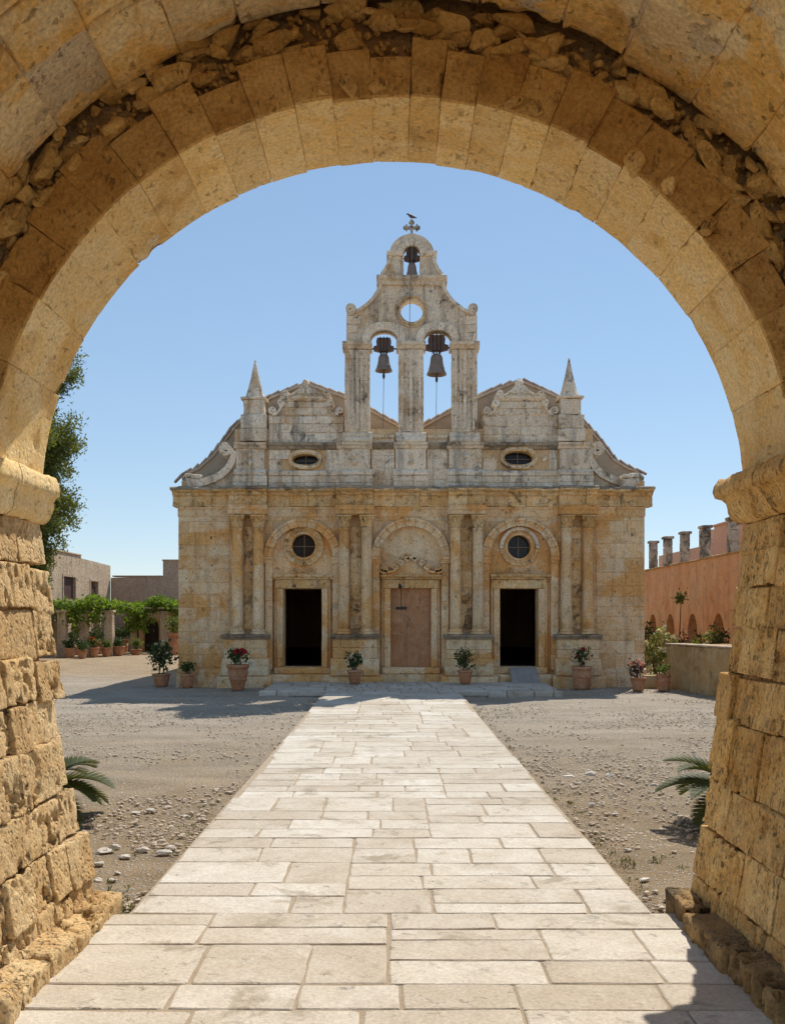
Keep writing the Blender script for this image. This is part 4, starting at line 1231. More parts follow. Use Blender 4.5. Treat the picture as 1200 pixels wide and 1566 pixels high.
# side volutes
for sg, cu0, cv0 in ((-1, 347.0, 688.0), (1, 911.5, 687.0)):
    ctr = 629.0
    path_l = spiral2(347, 688, 1.2, 9.5, 200, 200 - 470, 30) 
    path_l = path_l[:-1] + [(358, 694), (355.5, 706), (349, 717), (339, 726), (326, 733), (311, 738), (297, 741), (288, 742)]
    mm = (lambda q: q) if sg < 0 else (lambda q: (1258.5 - q[0], q[1] - 0.5))
    pl = [mm(q) for q in path_l]
    vo = band2(pl, np.concatenate([np.linspace(3.5, 8.0, 29), np.linspace(9, 13.5, 8)]), FY - 0.08, FY + 0.5, 'volute', church, M['church_attic'], 0.012)
    fillp = [mm(q) for q in [(358, 694), (355.5, 706), (349, 717), (339, 726), (326, 733), (311, 738), (297, 741), (288, 742), (284, 748), (361, 748)]]
    mesh('volute_panel', *plate([FP(*q) for q in fillp], [], FY + 0.06, FY + 0.45, XZ), M['church_attic'], vo)
    for k, (u, v_, w, h) in enumerate(((292, 736, 9, 9), (304, 738, 8, 7), (316, 735, 8, 6), (289, 727, 7, 6), (300, 729, 8, 5))):
        uu, vv = mm((u, v_))
        a, f = rough((fx(uu - w), FY - 0.06, fz(vv + h / 2)), (fx(uu + w), FY + 0.5, fz(vv - h / 2)), 0.07, 0.04, amp=0.03, freq=6, pit=0.03, seed=600 + k + 7 * sg)
        mesh('volute_stone', a, f, M['church_attic'], vo, smooth=True)

# ------------------------------------------------------------------ bell gable
BC = 629.5
TY0, TY1 = FY + 0.0, FY + 0.36
def bp(a, b):
    return FP(BC + a, b)
left = [(-100, 523), (-100, 481), (-96, 479), (-88, 478), (-79, 474), (-69, 467), (-59, 457), (-51, 445), (-46, 434), (-45, 421), (-39, 413), (-34.5, 402), (-32, 391)]
dome = [(34.5 * math.cos(math.radians(a)), 389 - 33 * math.sin(math.radians(a))) for a in np.linspace(180, 0, 21)]
right = [(-a, b) for a, b in left[::-1]]
def pointed(c, w, base, apex, n=9):
    pts = []
    for s in np.linspace(0, 1, n):
        pts.append((c + w * math.cos(s * math.pi / 2) ** 0.9, base - (base - apex) * math.sin(s * math.pi / 2) ** 0.92))
    return pts + [(2 * c - a, b) for a, b in pts[::-1][1:]]
arch_r, arch_l = pointed(39.5, 21.3, 523, 505), pointed(-42.5, 21.3, 523, 505)
outl = left + dome + right + arch_r + arch_l
hole1 = circle(BC, 475, 17.5, 28)
hole2 = [bp(*q) for q in [(12.5, 420), (12.5, 385)] + [(12.5 * math.cos(math.radians(a)), 385 - 11 * math.sin(math.radians(a))) for a in range(15, 180, 15)] + [(-12.5, 385), (-12.5, 420)]]
bgab = mesh('bell_gable', *plate([bp(*q) for q in outl], [hole1, hole2], TY0 + 0.06, TY1, XZ), M['church_attic'], church)
mesh('oculus_ring', *plate(circle(BC, 475, 25, 32), [circle(BC, 475, 17.3, 32)], TY0 + 0.0, TY0 + 0.2, XZ), M['church_attic'], bgab)
mesh('oculus_ring', *plate(circle(BC, 475, 22.5, 32), [circle(BC, 475, 20, 32)], TY0 - 0.04, TY0 + 0.1, XZ), M['church_frieze'], bgab)
for k, (ar, c) in enumerate(((arch_r, 39.5), (arch_l, -42.5))):
    n = len(ar)
    o = [(c + (a - c) * 1.55, 523 - (523 - b) * 1.0 - 12 * math.sin(math.pi * i / (n - 1)) ** 0.7) for i, (a, b) in enumerate(ar)]
    for i in range(0, n - 1, 2):
        seg_i = ar[i:i + 3]; seg_o = o[i:i + 3]
        mesh('arch_stone', *plate([bp(*q) for q in seg_i] + [bp(*q) for q in seg_o[::-1]], [], TY0 - 0.06 - 0.004 * (i % 3), TY0 + 0.2, XZ), M['church_attic'], bgab)
# courses on the shaped wall, so that it reads as masonry
for sg in (-1, 1):
    for k, (a0, a1, v0, v1) in enumerate(((99, 78, 482, 495), (99, 82, 495.5, 508), (99, 74, 508.5, 522))):
        ua, ub = sorted((BC + sg * a0, BC + sg * a1))
        v, f = rough((fx(ua), TY0 + 0.03, fz(v1)), (fx(ub), TY1 - 0.1, fz(v0)), 0.09, 0.02, amp=0.012, seed=640 + k + sg)
        mesh('gable_stone', v, f, M['church_attic'], bgab, smooth=True)
    mm = lambda pp: [(BC + sg * a, b) for a, b in pp]
    band2(mm(spiral2(94, 472.5, 0.7, 8.0, 0, 640)), 4.0, TY0 - 0.06, TY1, 'scroll', bgab, M['church_attic'], 0.008)
    band2(mm([(87, 477), (79, 473), (69, 466), (59, 456), (51.5, 445), (47, 435)]), 5.0, TY0 - 0.02, TY1 - 0.05, 'scroll', bgab, M['church_attic'], 0.008)
    band2(mm([(46, 419), (40, 411), (35, 401), (32.5, 391)]), 4.5, TY0 - 0.01, TY1 - 0.05, 'scroll', bgab, M['church_attic'], 0.008)
moulding('ledge', [(0.0, 436), (-0.03, 435), (-0.05, 430), (-0.10, 427), (-0.11, 422), (0.48, 421), (0.48, 436)], BC - 54, BC + 54, TY0 + 0.02, M['church_attic'], bgab, step=0.06, amp=0.016, seed=660)
for a0, a1 in ((-38.5, -12.5), (12.5, 38.5)):
    moulding('dome_cornice', [(0.0, 391), (-0.04, 390), (-0.07, 387), (-0.08, 384), (0.45, 383.5), (0.45, 391)], BC + a0, BC + a1, TY0 + 0.04, M['church_attic'], bgab, step=0.06, amp=0.008, seed=665)
for i in range(7):
    b0, b1 = 180 * i / 7 + 1, 180 * (i + 1) / 7 - 1
    mesh('dome_stone', *plate(arc(BC, 386, 21, b0, b1, 5, 21) + arc(BC, 386, 12.6, b1, b0, 5, 11.2), [], TY0 + 0.0, TY0 + 0.2, XZ), M['church_attic'], bgab)
# the three piers
for i, (u0, u1) in enumerate(((527, 565.5), (609, 647.5), (691, 729.5))):
    pc = moulding('bell_pier', [(0.0, 534), (-0.03, 533), (-0.06, 530), (-0.10, 528), (-0.11, 523.5), (0.54, 523.3), (0.54, 529), (0.47, 534)], u0 - 3.5, u1 + 3.5, TY0 - 0.02, M['church_attic'], church, step=0.06, amp=0.010, seed=670 + i)
    rng = np.random.default_rng(680 + i)
    vs = [534.3] + sorted(rng.uniform(545, 650, 5)) + [660.5]
    for k in range(len(vs) - 1):
        if vs[k + 1] - vs[k] < 4:
            vs[k + 1] = vs[k] + 4
    for k in range(len(vs) - 1):
        v, f = rough((fx(u0), TY0 + rng.normal() * 0.003, fz(vs[k + 1])), (fx(u1), TY1, fz(vs[k] + 0.15)), 0.13, 0.012, amp=0.007, freq=6, pit=0.02, seed=690 + i * 9 + k)
        mesh('pier_stone', v, f, M['church_attic'], pc, smooth=True)
    w = u1 - u0
    for a, b in ((0.10, 0.20), (0.30, 0.36), (0.44, 0.56), (0.64, 0.70), (0.80, 0.90)):
        v, f = rough((fx(u0 + a * w), TY0 - 0.035, fz(657)), (fx(u0 + b * w), TY0 + 0.05, fz(536)), 0.12, 0.008, amp=0.006, seed=700 + i)
        mesh('fillet', v, f, M['church_attic'], pc, smooth=True)
    moulding('pier_base', [(0.0, 661), (-0.02, 662), (-0.03, 667), (-0.09, 670), (-0.11, 675), (-0.08, 678), (0.55, 678), (0.55, 661)], u0 - 4, u1 + 4, TY0 - 0.03, M['church_attic'], pc, step=0.06, amp=0.012, seed=710 + i)

# cross on top of the gable
cr = MB()
cyc = FY + 0.24
for (a0, a1, b0, b1) in ((-1.9, 1.9, 360, 333), (-11, 11, 344.6, 340.6)):
    cr.add(*box(fx(BC + a0), fx(BC + a1), cyc - 0.05, cyc + 0.05, fz(b0), fz(b1), 0.012))
for (a, b, r) in ((-10.5, 342.5, 2.7), (10.5, 342.5, 2.7), (0, 333, 2.9), (0, 342.5, 3.6), (-8, 346, 1.5), (8, 346, 1.5), (-8, 339, 1.5), (8, 339, 1.5), (-3, 335, 1.5), (3, 335, 1.5), (-4, 354, 1.8), (4, 354, 1.8)):
    v, f = lathe([(0.001, -0.045), (r / FS, -0.04), (r / FS, 0.04), (0.001, 0.045)], 14)
    cr.add(np.stack([v[:, 0], v[:, 2], v[:, 1]], 1) + np.array([fx(BC + a), cyc, fz(b)]), f)
cr.build('cross', M['pillar'], church)

# ------------------------------------------------------------------ naves and roof behind the facade
RY = FY + 0.95
RS = FPX / RY
def rp(u, v):
    return ((u - 600.0) / RS, EYE + (945.0 - v) / RS)
roofline = [(281, 730), (290, 722), (308, 714), (328, 696), (349, 669), (366, 647), (415, 608), (468, 586), (525, 606), (565, 626), (628, 662), (690, 628), (732, 606), (792, 581), (850, 606), (892, 648), (914, 674), (935, 702), (957, 715), (972, 721), (981, 730)]
gw = [rp(q[0], q[1] + 5) for q in roofline]
gpts = gw + [rp(976, 750), rp(283, 750)]
nave = mesh('nave_gable_wall', *plate(gpts, [], RY - 0.15, RY + 0.1, XZ), M['plaster'], church)
nb = MB()
xl, xr = gw[0][0], gw[-1][0]
nb.add(*box(xl + 0.02, xl + 0.6, FY + 0.62, 41.0, -0.1, gw[0][1] - 0.05))
nb.add(*box(xr - 0.6, xr - 0.02, FY + 0.62, 41.0, -0.1, gw[-1][1] - 0.05))
nb.add(*plate(gw + [(xr, -0.1), (xl, -0.1)], [], 41.0, 41.5, XZ))
nb.build('nave_wall', M['church_mortar'], church)
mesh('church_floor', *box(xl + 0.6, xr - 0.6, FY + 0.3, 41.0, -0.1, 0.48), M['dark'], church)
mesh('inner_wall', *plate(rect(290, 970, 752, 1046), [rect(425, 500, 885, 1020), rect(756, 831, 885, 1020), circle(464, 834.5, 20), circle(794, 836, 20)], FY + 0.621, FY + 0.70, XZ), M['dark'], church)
rf = MB()
for i in range(len(gw) - 1):
    (x0, z0), (x1, z1) = gw[i], gw[i + 1]
    V = []
    for (x, z) in ((x0, z0), (x1, z1)):
        for yy in (RY - 0.22, 41.6):
            for dz in (0.0, 0.07):
                V.append((x, yy, z + dz))
    rf.add(V, [(0, 4, 6, 2), (1, 3, 7, 5), (0, 1, 5, 4), (2, 6, 7, 3)])
roof = rf.build('roof', M['tile'], church)
# barrel tiles along the verge
P2 = np.array(gw)
seg = np.linalg.norm(np.diff(P2, axis=0), axis=1)
cum = np.concatenate([[0], np.cumsum(seg)])
s = 0.1
k = 0
rng = np.random.default_rng(77)
while s < cum[-1] - 0.1:
    i = min(np.searchsorted(cum, s) - 1, len(seg) - 1)
    t = (s - cum[i]) / seg[i]
    c = P2[i] + (P2[i + 1] - P2[i]) * t
    d = (P2[i + 1] - P2[i]) / seg[i]
    n = np.array([-d[1], d[0]])
    if n[1] < 0:
        n = -n
    ln = 0.30
    V = []
    tl = rng.normal() * 0.05
    for q in (0, 1):
        for a in np.linspace(0, math.pi, 6):
            rr = 0.085 - 0.015 * q
            o = c + d * (ln * q * (1 if d[1] < 0 else -1)) + n * (rr * math.sin(a) * 0.8 + 0.06 + 0.02 * (1 - q) + tl * 0.2)
            V.append((o[0], RY - 0.14 + rr * math.cos(a) + tl * 0.2, o[1]))
    F = [(j, j + 1, 6 + j + 1, 6 + j) for j in range(5)] + [tuple(range(6)), tuple(range(6, 12))[::-1]]
    mesh('roof_tile', V, F, M['tile'], roof)
    s += 0.26
    k += 1

# ------------------------------------------------------------------ bells
def make_bell(cu, v_top, v_mid, v_bot, w, label, rope_to, sub=0.9):
    y = FY + 0.22
    b = thing('church_bell', label, 'bell', (fx(cu), y, fz(v_bot)), 'bells hanging in the bell gable')
    x = fx(cu)
    h = fz(v_mid) - fz(v_bot)
    r = w / 2 / FS
    prof = [(r, 0), (r * 0.99, 0.06 * h), (r * 0.86, 0.18 * h), (r * 0.74, 0.36 * h), (r * 0.66, 0.58 * h), (r * 0.61, 0.80 * h), (r * 0.50, 0.92 * h), (r * 0.2, 0.99 * h), (0.0, h)]
    inner = [(r * 0.90, 0.0), (r * 0.7, 0.15 * h), (r * 0.55, 0.4 * h), (r * 0.46, 0.85 * h), (0.0, 0.88 * h)]
    V, F = lathe(inner[::-1] + prof, 28, (x, y, fz(v_bot)), cap=False)
    bd = mesh('bell_body', V, F, M['bronze'], b, smooth=True)
    V, F = lathe([(r * 0.775, 0.30 * h), (r * 0.81, 0.32 * h), (r * 0.76, 0.34 * h)], 28, (x, y, fz(v_bot)), cap=False)
    mesh('moulded_band', V, F, M['bronze'], bd, smooth=True)
    # yoke: a stepped wooden headstock
    hw = (w * 0.56) / FS
    zt, zm = fz(v_top), fz(v_mid)
    H = zt - zm
    pts = [(-hw * 0.55, zm + 0.16 * H), (-hw * 1.05, zm + 0.24 * H), (-hw * 1.05, zm + 0.44 * H), (-hw * 0.72, zm + 0.50 * H), (-hw * 0.78, zm + 0.78 * H), (-hw * 0.66, zm + 1.0 * H)]
    pts = pts + [(-a, c) for a, c in pts[::-1]]
    pts = [(x + a, c) for a, c in pts]
    yk = mesh('yoke', *plate(pts, [], y - 0.10, y + 0.10, XZ), M['yoke'], b)
    for a in (-0.35, 0, 0.35):
        mesh('strap', *box(x + hw * a - 0.012, x + hw * a + 0.012, y - 0.115, y + 0.115, zm + 0.05 * H, zm + 1.05 * H), M['iron'], yk)
    cn = MB()
    for a in (-0.22, 0.0, 0.22):
        cn.add(*tube([(x + hw * a, y, zm - 0.03), (x + hw * a, y, zm + 0.24 * H)], 0.022, 6))
    cn.build('crown_loop', M['bronze'], b)
    ax = mesh('axle', *tube([(x - hw * 1.32, y, zm + 0.34 * H), (x + hw * 1.32, y, zm + 0.34 * H)], 0.02, 6), M['iron'], b)
    cl = MB()
    zb = fz(v_bot)
    cl.add(*tube([(x, y, zb + 0.5 * h), (x, y, zb - 0.08)], 0.014, 6))
    cl.add(*lathe([(0.0, -0.20), (0.02, -0.19), (0.035, -0.13), (0.03, -0.08), (0.015, -0.04)], 10, (x, y, zb)))
    cl.build('clapper', M['iron'], b)
    if rope_to:
        mesh('rope', *tube([(x, y, zb - 0.19), (x - 0.01, y - 0.02, (zb + fz(rope_to)) / 2), (x - 0.02, y - 0.05, fz(rope_to))], 0.007, 5), M['rope'], b)
    return b
make_bell(586.5, 514, 538, 564.5, 26.5, 'smaller of the two lower bronze bells, hanging in the pointed arch nearer the conifer', 672)
make_bell(668.0, 510, 537.5, 570, 30.5, 'largest bronze bell with broad dark yoke, hanging in the pointed arch nearer the red wall', 668)
make_bell(630.0, 376.5, 398, 419.5, 20.5, 'small bronze bell in the topmost arch under the cross', None)
mesh_rope = mesh('bell_rope', *tube([(fx(630), FY - 0.06, fz(380)), (fx(628), FY - 0.10, fz(424)), (fx(627), FY - 0.10, fz(440)), (fx(626), FY - 0.06, fz(500)), (fx(625), FY - 0.05, fz(520))], 0.008, 5), M['rope'])
tag(mesh_rope, 'thin rope hanging from the topmost bell across the round opening', 'rope')

# semantron: a beaten iron bar on a chain, hung from a bracket at the walled up door
sm = thing('semantron', 'dark iron striking bar hanging on a chain before the walled up door', 'semantron', (fx(613), FY - 0.35, fz(930)))
mesh('bracket', *tube([(fx(611), FY - 0.02, fz(899)), (fx(611), FY - 0.20, fz(894)), (fx(613), FY - 0.35, fz(897))], [0.03, 0.028, 0.015], 6), M['iron'], sm)
ch = MB()
for k in range(14):
    zc = fz(897) - (fz(897) - fz(927)) * (k + 0.5) / 14
    for t in range(1):
        a = [(fx(613) + (0.010 * math.cos(q) if k % 2 else 0), FY - 0.35 + (0 if k % 2 else 0.010 * math.cos(q)), zc + 0.024 * math.sin(q)) for q in np.linspace(0, 2 * math.pi, 8)]
        ch.add(*tube(a, 0.005, 4))
ch.build('chain', M['iron'], sm)
mesh('striking_bar', *rough((fx(605), FY - 0.37, fz(932.5)), (fx(621.5), FY - 0.33, fz(928)), 0.05, 0.015, amp=0.004, seed=3), M['iron'], sm, smooth=True)
mesh('beater', *tube([(fx(613), FY - 0.35, fz(932)), (fx(613), FY - 0.35, fz(945))], [0.008, 0.006], 5), M['rope'], sm)

# bird on the cross
bd_ = thing('bird', 'small dark bird perched on top of the stone cross', 'bird', (fx(BC), cyc, fz(329.0)))
sp = [(-0.13, 0.03, 0.010), (-0.085, 0.045, 0.022), (-0.03, 0.06, 0.042), (0.02, 0.075, 0.046), (0.06, 0.10, 0.032), (0.08, 0.125, 0.026), (0.10, 0.135, 0.024), (0.12, 0.13, 0.012), (0.145, 0.122, 0.003)]
V, F = [], []
for i, (a, b, r) in enumerate(sp):
    for k in range(10):
        t = 2 * math.pi * k / 10
        V.append((fx(BC) - a + 0.3 * r * math.sin(t), cyc + r * math.cos(t) * 0.85, fz(329.0) + b + r * math.sin(t)))
for i in range(len(sp) - 1):
    for k in range(10):
        F.append((i * 10 + k, i * 10 + (k + 1) % 10, (i + 1) * 10 + (k + 1) % 10, (i + 1) * 10 + k))
F += [tuple(range(10))[::-1], tuple(range((len(sp) - 1) * 10, len(sp) * 10))]
mesh('body', V, F, M['bird'], bd_, smooth=True)
for q in (-0.015, 0.015):
    mesh('leg', *tube([(fx(BC), cyc + q, fz(329.0) + 0.04), (fx(BC) - 0.005, cyc + q, fz(329.0) - 0.01)], 0.004, 4), M['bird'], bd_)

# ------------------------------------------------------------------ platform before the church
plat = mesh('platform', *box(-2.98, 3.80, 21.34, 23.9, -0.06, 0.075), M['joint'])
tag(plat, 'low stone platform with kerb in front of the church doors', 'platform', kind='structure')
rng = np.random.default_rng(91)
def flat(z):
    return lambda y: z + 0.045 * (y - 21.3) / 2.4
x = -3.0
while x < 3.8:                                            # kerb stones, left open where the path runs in
    w = rng.uniform(0.32, 0.62)
    if x + w < -1.45 or x > 1.4:
        v, f = rough((x + 0.006, 21.26 + rng.uniform(-0.02, 0.02), -0.06), (min(x + w, 3.84) - 0.006, 21.58, 0.105 + rng.uniform(-0.01, 0.012)), 0.05, 0.03, amp=0.022, freq=6, pit=0.02, seed=800 + int(x * 50))
        mesh('kerb_stone', v, f, M['slab'], plat, smooth=True)
    x += w
y = 21.2
while y < 23.75:
    dep = rng.uniform(0.24, 0.42)
    x = -2.95
    while x < 3.75:
        w = rng.uniform(0.35, 0.9)
        centre = abs(x + w / 2) < 1.5
        if centre:
            w = rng.uniform(0.22, 0.42)
        w = min(w, 3.78 - x)
        if not (y < 21.6 and (x + w < -1.45 or x > 1.4)):
            slab(x, x + w, y, min(y + dep, 23.86), sd, parent=plat, name='paving_stone', zf=flat(0.10), gap=0.010 if centre else 0.006)
            sd += 1
        x += w
    y += dep
rm = thing('door_ramp', 'grey wooden ramp leaning on the step of the open door beside the red flowered pot', 'ramp', (fx(796), 23.5, 0.1))
zr0, zr1 = 0.125, fz(1021.5)
for k in range(4):
    x0 = fx(777) + (fx(818) - fx(777)) * k / 4
    x1 = fx(777) + (fx(818) - fx(777)) * (k + 1) / 4 - 0.004
    V = [(x0, 23.42, zr0), (x1, 23.42, zr0), (x1, 24.06, zr1), (x0, 24.06, zr1), (x0, 23.42, zr0 + 0.03), (x1, 23.42, zr0 + 0.03), (x1, 24.06, zr1 + 0.03), (x0, 24.06, zr1 + 0.03)]
    mesh('plank', V, [(0, 3, 2, 1), (4, 5, 6, 7), (0, 1, 5, 4), (1, 2, 6, 5), (2, 3, 7, 6), (3, 0, 4, 7)], M['wood'], rm)
for x0 in (fx(779), fx(814)):
    V = [(x0, 23.48, zr0), (x0 + 0.05, 23.48, zr0), (x0 + 0.05, 24.0, zr1 - 0.035), (x0, 24.0, zr1 - 0.035), (x0, 24.0, zr0), (x0 + 0.05, 24.0, zr0)]
    mesh('bearer', V, [(0, 1, 2, 3), (0, 3, 4), (1, 5, 2), (3, 2, 5, 4), (0, 4, 5, 1)], M['wood'], rm)

# ------------------------------------------------------------------ foliage helpers
def leaf_cloud(C, n_per, spread, size, aspect=0.6, seed=0, droop=0.0, out=None):
    """leaf faces (folded quads) scattered round the clump centres C"""
    rng = np.random.default_rng(seed)
    C = np.repeat(np.asarray(C, float), n_per, axis=0)
    n = len(C)
    spread = np.asarray(spread, float)
    P = C + rng.normal(size=(n, 3)) * spread
    ax = rng.normal(size=(n, 3)); ax[:, 2] += droop
    if out is not None:
        ax += out * (P - C) / np.maximum(np.linalg.norm(P - C, axis=1, keepdims=True), 1e-6)
    ax /= np.linalg.norm(ax, axis=1, keepdims=True)
    sd_ = np.cross(ax, rng.normal(size=(n, 3))); sd_ /= np.maximum(np.linalg.norm(sd_, axis=1, keepdims=True), 1e-6)
    nm = np.cross(ax, sd_)
    s = size * rng.uniform(0.6, 1.35, n)[:, None]
    tip, base = P + ax * s, P - ax * s * 0.8
    l, r = P + sd_ * s * aspect + nm * s * 0.18, P - sd_ * s * aspect + nm * s * 0.18
    V = np.stack([base, r, tip, l], 1).reshape(-1, 3)
    i = np.arange(n) * 4
    F = np.concatenate([np.stack([i, i + 1, i + 2], 1), np.stack([i, i + 2, i + 3], 1)])
    return V, F

def blob_points(n, center, radii, seed, shell=0.55):
    rng = np.random.default_rng(seed)
    d = rng.normal(size=(n, 3)); d /= np.linalg.norm(d, axis=1, keepdims=True)
    r = rng.uniform(shell, 1.0, n)[:, None]
    r = r * (0.75 + 0.5 * fbm(d * 1.6 + seed, seed, 2))[:, None]
    return np.array(center) + d * r * np.array(radii)

# ------------------------------------------------------------------ potted plants
POT = {
    'bowl': [(0.0, 0.0), (0.62, 0.0), (0.72, 0.18), (0.86, 0.62), (0.93, 0.86)],
    'tall': [(0.0, 0.0), (0.50, 0.0), (0.56, 0.10), (0.74, 0.40), (0.92, 0.68), (0.88, 0.84), (0.84, 0.88)],
    'drum': [(0.0, 0.0), (0.80, 0.0), (0.84, 0.10), (0.90, 0.50), (0.92, 0.86)],
}
def potted(name, label, x, y, z, w, h, shape, ph, pw, leaf, size, seed, n=30, flower=None, nfl=0, fsize=0.03, group=None, cat='potted plant', rim=True, per=9, stems=5):
    t = thing(name, label, cat, (x, y, z), group)
    r = w / 2
    rng = np.random.default_rng(seed)
    prof = [(a * r, b * h) for a, b in POT[shape]]
    top = prof[-1][0]
    body = mesh('pot', *lathe(prof + [(top * 0.86, 0.86 * h), (top * 0.8, 0.80 * h)], 24, (x, y, z), 0.004, seed), M['terracotta'], t, smooth=True)
    mesh('rim', *lathe([(top * 0.98, 0.84 * h), (r * 1.0, 0.86 * h), (r * 1.03, 0.93 * h), (r * 1.0, h), (r * 0.86, h), (r * 0.82, 0.84 * h)], 24, (x, y, z), 0.003, seed), M['terracotta'], body, smooth=True)
    if shape != 'bowl':
        mesh('band', *lathe([(r * 0.90, 0.50 * h), (r * 0.95, 0.52 * h), (r * 0.95, 0.55 * h), (r * 0.90, 0.57 * h)] if shape == 'drum' else [(r * 0.78, 0.42 * h), (r * 0.83, 0.44 * h), (r * 0.84, 0.47 * h), (r * 0.80, 0.49 * h)], 24, (x, y, z)), M['terracotta'], body, smooth=True)
    mesh('soil', *lathe([(0.0, 0.87 * h), (r * 0.5, 0.875 * h), (r * 0.84, 0.86 * h)], 16, (x, y, z), cap=False), M['soil'], t)
    st = MB()
    tips = []
    for k in range(stems):
        a = rng.uniform(0, 6.28)
        q = rng.uniform(0.2, 0.9) * pw / 2
        tip = np.array([x + q * math.cos(a), y + q * math.sin(a), z + h + ph * rng.uniform(0.55, 0.95)])
        mid = np.array([x + 0.35 * q * math.cos(a), y + 0.35 * q * math.sin(a), z + h + ph * 0.35])
        st.add(*tube([(x + 0.3 * r * math.cos(a), y + 0.3 * r * math.sin(a), z + 0.84 * h), mid, tip], [0.010, 0.008, 0.004], 5))
        tips.append(tip)
    st.build('stem', M['bark'], t)
    C = blob_points(n, (x, y, z + h + ph * 0.5), (pw / 2, pw / 2, ph / 2), seed, 0.25)
    C = np.concatenate([C, np.array(tips)])
    mesh('foliage', *leaf_cloud(C, per, size * 1.1, size, 0.55, seed + 1), M[leaf], t)
    for k in range(nfl):
        a = rng.uniform(0, 6.28)
        c = (x + pw * 0.45 * rng.uniform(0.1, 1) * math.cos(a), y - pw * 0.3 * rng.uniform(-0.3, 1), z + h + ph * rng.uniform(0.55, 1.05))
        mesh('flower', *leaf_cloud([c], 14, fsize * 0.6, fsize, 0.8, seed * 3 + k), M[flower], t)
    return t
def on_ground(u, v, z=0.0):
    d = FPX * (EYE - z) / (v - 945.0)
    return (u - 600.0) / FPX * d, d
def pot_px(name, label, u, vb, w, hpx, shape, php, pwp, leaf, size, seed, z=0.0, **kw):
    x, y = on_ground(u, vb, z)
    k = y / FPX
    return potted(name, label, x, y, z, w * k, hpx * k, shape, php * k, pwp * k, leaf, size, seed, **kw)
G1 = 'terracotta pots standing before the church'
pot_px('potted_geranium', 'tall terracotta jar of pink red geraniums at the pedestal nearest the conifer', 364, 1056, 34, 40, 'tall', 24, 30, 'leaf', 0.045, 1, n=22, flower='red_flower', nfl=9, fsize=0.045, group=G1)
pot_px('potted_plant', 'small terracotta pot with low green plant between the jar and the corner shrub pot', 287, 1052, 23, 22, 'bowl', 16, 26, 'leaf', 0.04, 2, n=18, group=G1)
pot_px('potted_shrub', 'terracotta pot with a large loose leafy shrub at the church corner', 247, 1050, 28, 20, 'bowl', 50, 46, 'leaf', 0.055, 3, n=46, flower='cream_flower', nfl=5, fsize=0.03, group=G1, stems=9)
pot_px('potted_plant', "terracotta pot with dark green geranium beside the walled up door, on the semantron's side", 542, 1045.5, 23, 21, 'bowl', 25, 30, 'leaf', 0.042, 4, z=0.15, n=24, group=G1, stems=6)
pot_px('potted_plant', 'terracotta pot with dark green geranium between the walled up door and the ramp', 711, 1045.5, 23, 21, 'bowl', 30, 30, 'leaf', 0.042, 5, z=0.15, n=26, group=G1, stems=6)
pot_px('potted_geranium', 'drum shaped terracotta pot with upright plant and red flowers beyond the ramp', 889, 1054, 31, 35, 'drum', 27, 22, 'leaf', 0.04, 6, n=20, flower='red_flower', nfl=4, fsize=0.035, group=G1)
pot_px('potted_plant', 'terracotta pot with pink flowering plant at the church corner by the red wall', 975, 1057, 24, 21, 'bowl', 25, 28, 'leaf_purple', 0.04, 7, n=20, flower='pink_flower', nfl=8, fsize=0.035, group=G1)
pot_px('potted_plant', 'wide terracotta pot with sparse plant against the end of the cistern wall', 1014, 1056, 21, 25, 'drum', 14, 20, 'leaf_light', 0.04, 8, n=12, group=G1)
x, y = on_ground(996, 1053)
bl = mesh('stone_block', *rough((x - 0.17, y, -0.02), (x + 0.17, y + 0.3, 0.33), 0.06, 0.03, amp=0.02, seed=9), M['trough'], smooth=True)
tag(bl, 'squat brown stone block between the two corner pots', 'stone block')

# ------------------------------------------------------------------ the wing on the conifer's side
wing = thing('monastery_wing', 'pale plastered two storey wing with brown shuttered windows behind the pergola', 'building', (-15.3, 46, 0))
WX = -15.3
YZ = lambda sgn: (lambda u, v, d: (WX - d, u, v))       # u = y, v = z, d into the wall
def wing_rect(u0, u1, z0, z1):
    return [(u0, z0), (u1, z0), (u1, z1), (u0, z1)]
wins = [(44.1, 45.8, 2.6, 3.72), (48.1, 49.3, 2.6, 3.65), (45.5, 46.4, 1.1, 2.0), (48.4, 49.6, 0.0, 2.0)]
mesh('wall', *plate([(30, -0.1), (51.5, -0.1), (51.5, 4.58), (49.0, 4.64), (46.7, 4.68), (46.6, 4.78), (30, 4.84)], [wing_rect(*w) for w in wins], 0.0, 0.5, YZ(1)), M['wing'], wing)
mesh('parapet', *box(WX - 0.62, WX + 0.05, 30, 46.6, 4.78, 4.88, 0.03), M['wing'], wing)
mesh('side_wall', *box(-22, WX - 0.5, 51.1, 51.5, -0.1, 4.5), M['wing'], wing)
for k, (u0, u1, z0, z1) in enumerate(wins):
    w_ = thing
    fr = MB()
    e = 0.09
    fr.add(*plate(wing_rect(u0 - e, u1 + e, z0 - (e if z0 > 0.1 else 0), z1 + e), [wing_rect(u0 + 0.02, u1 - 0.02, z0 + 0.02, z1 - 0.02)], -0.03, 0.14, YZ(1)))
    wo_ = fr.build('window' if z0 > 0.1 else 'door', M['wing'], wing)
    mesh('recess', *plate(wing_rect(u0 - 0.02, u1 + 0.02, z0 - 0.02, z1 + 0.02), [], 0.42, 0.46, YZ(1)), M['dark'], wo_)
    if k < 2:
        mdl = (u0 + u1) / 2
        for a, b, zt in ((u0 + 0.02, mdl - 0.01, z1 - 0.02), (mdl + 0.01, u1 - 0.02, z1 - (0.02 if k == 0 else 0.3))):
            mesh('shutter', *box(WX - 0.16, WX - 0.11, a, b, z0 + 0.02, zt), M['shutter'], wo_)
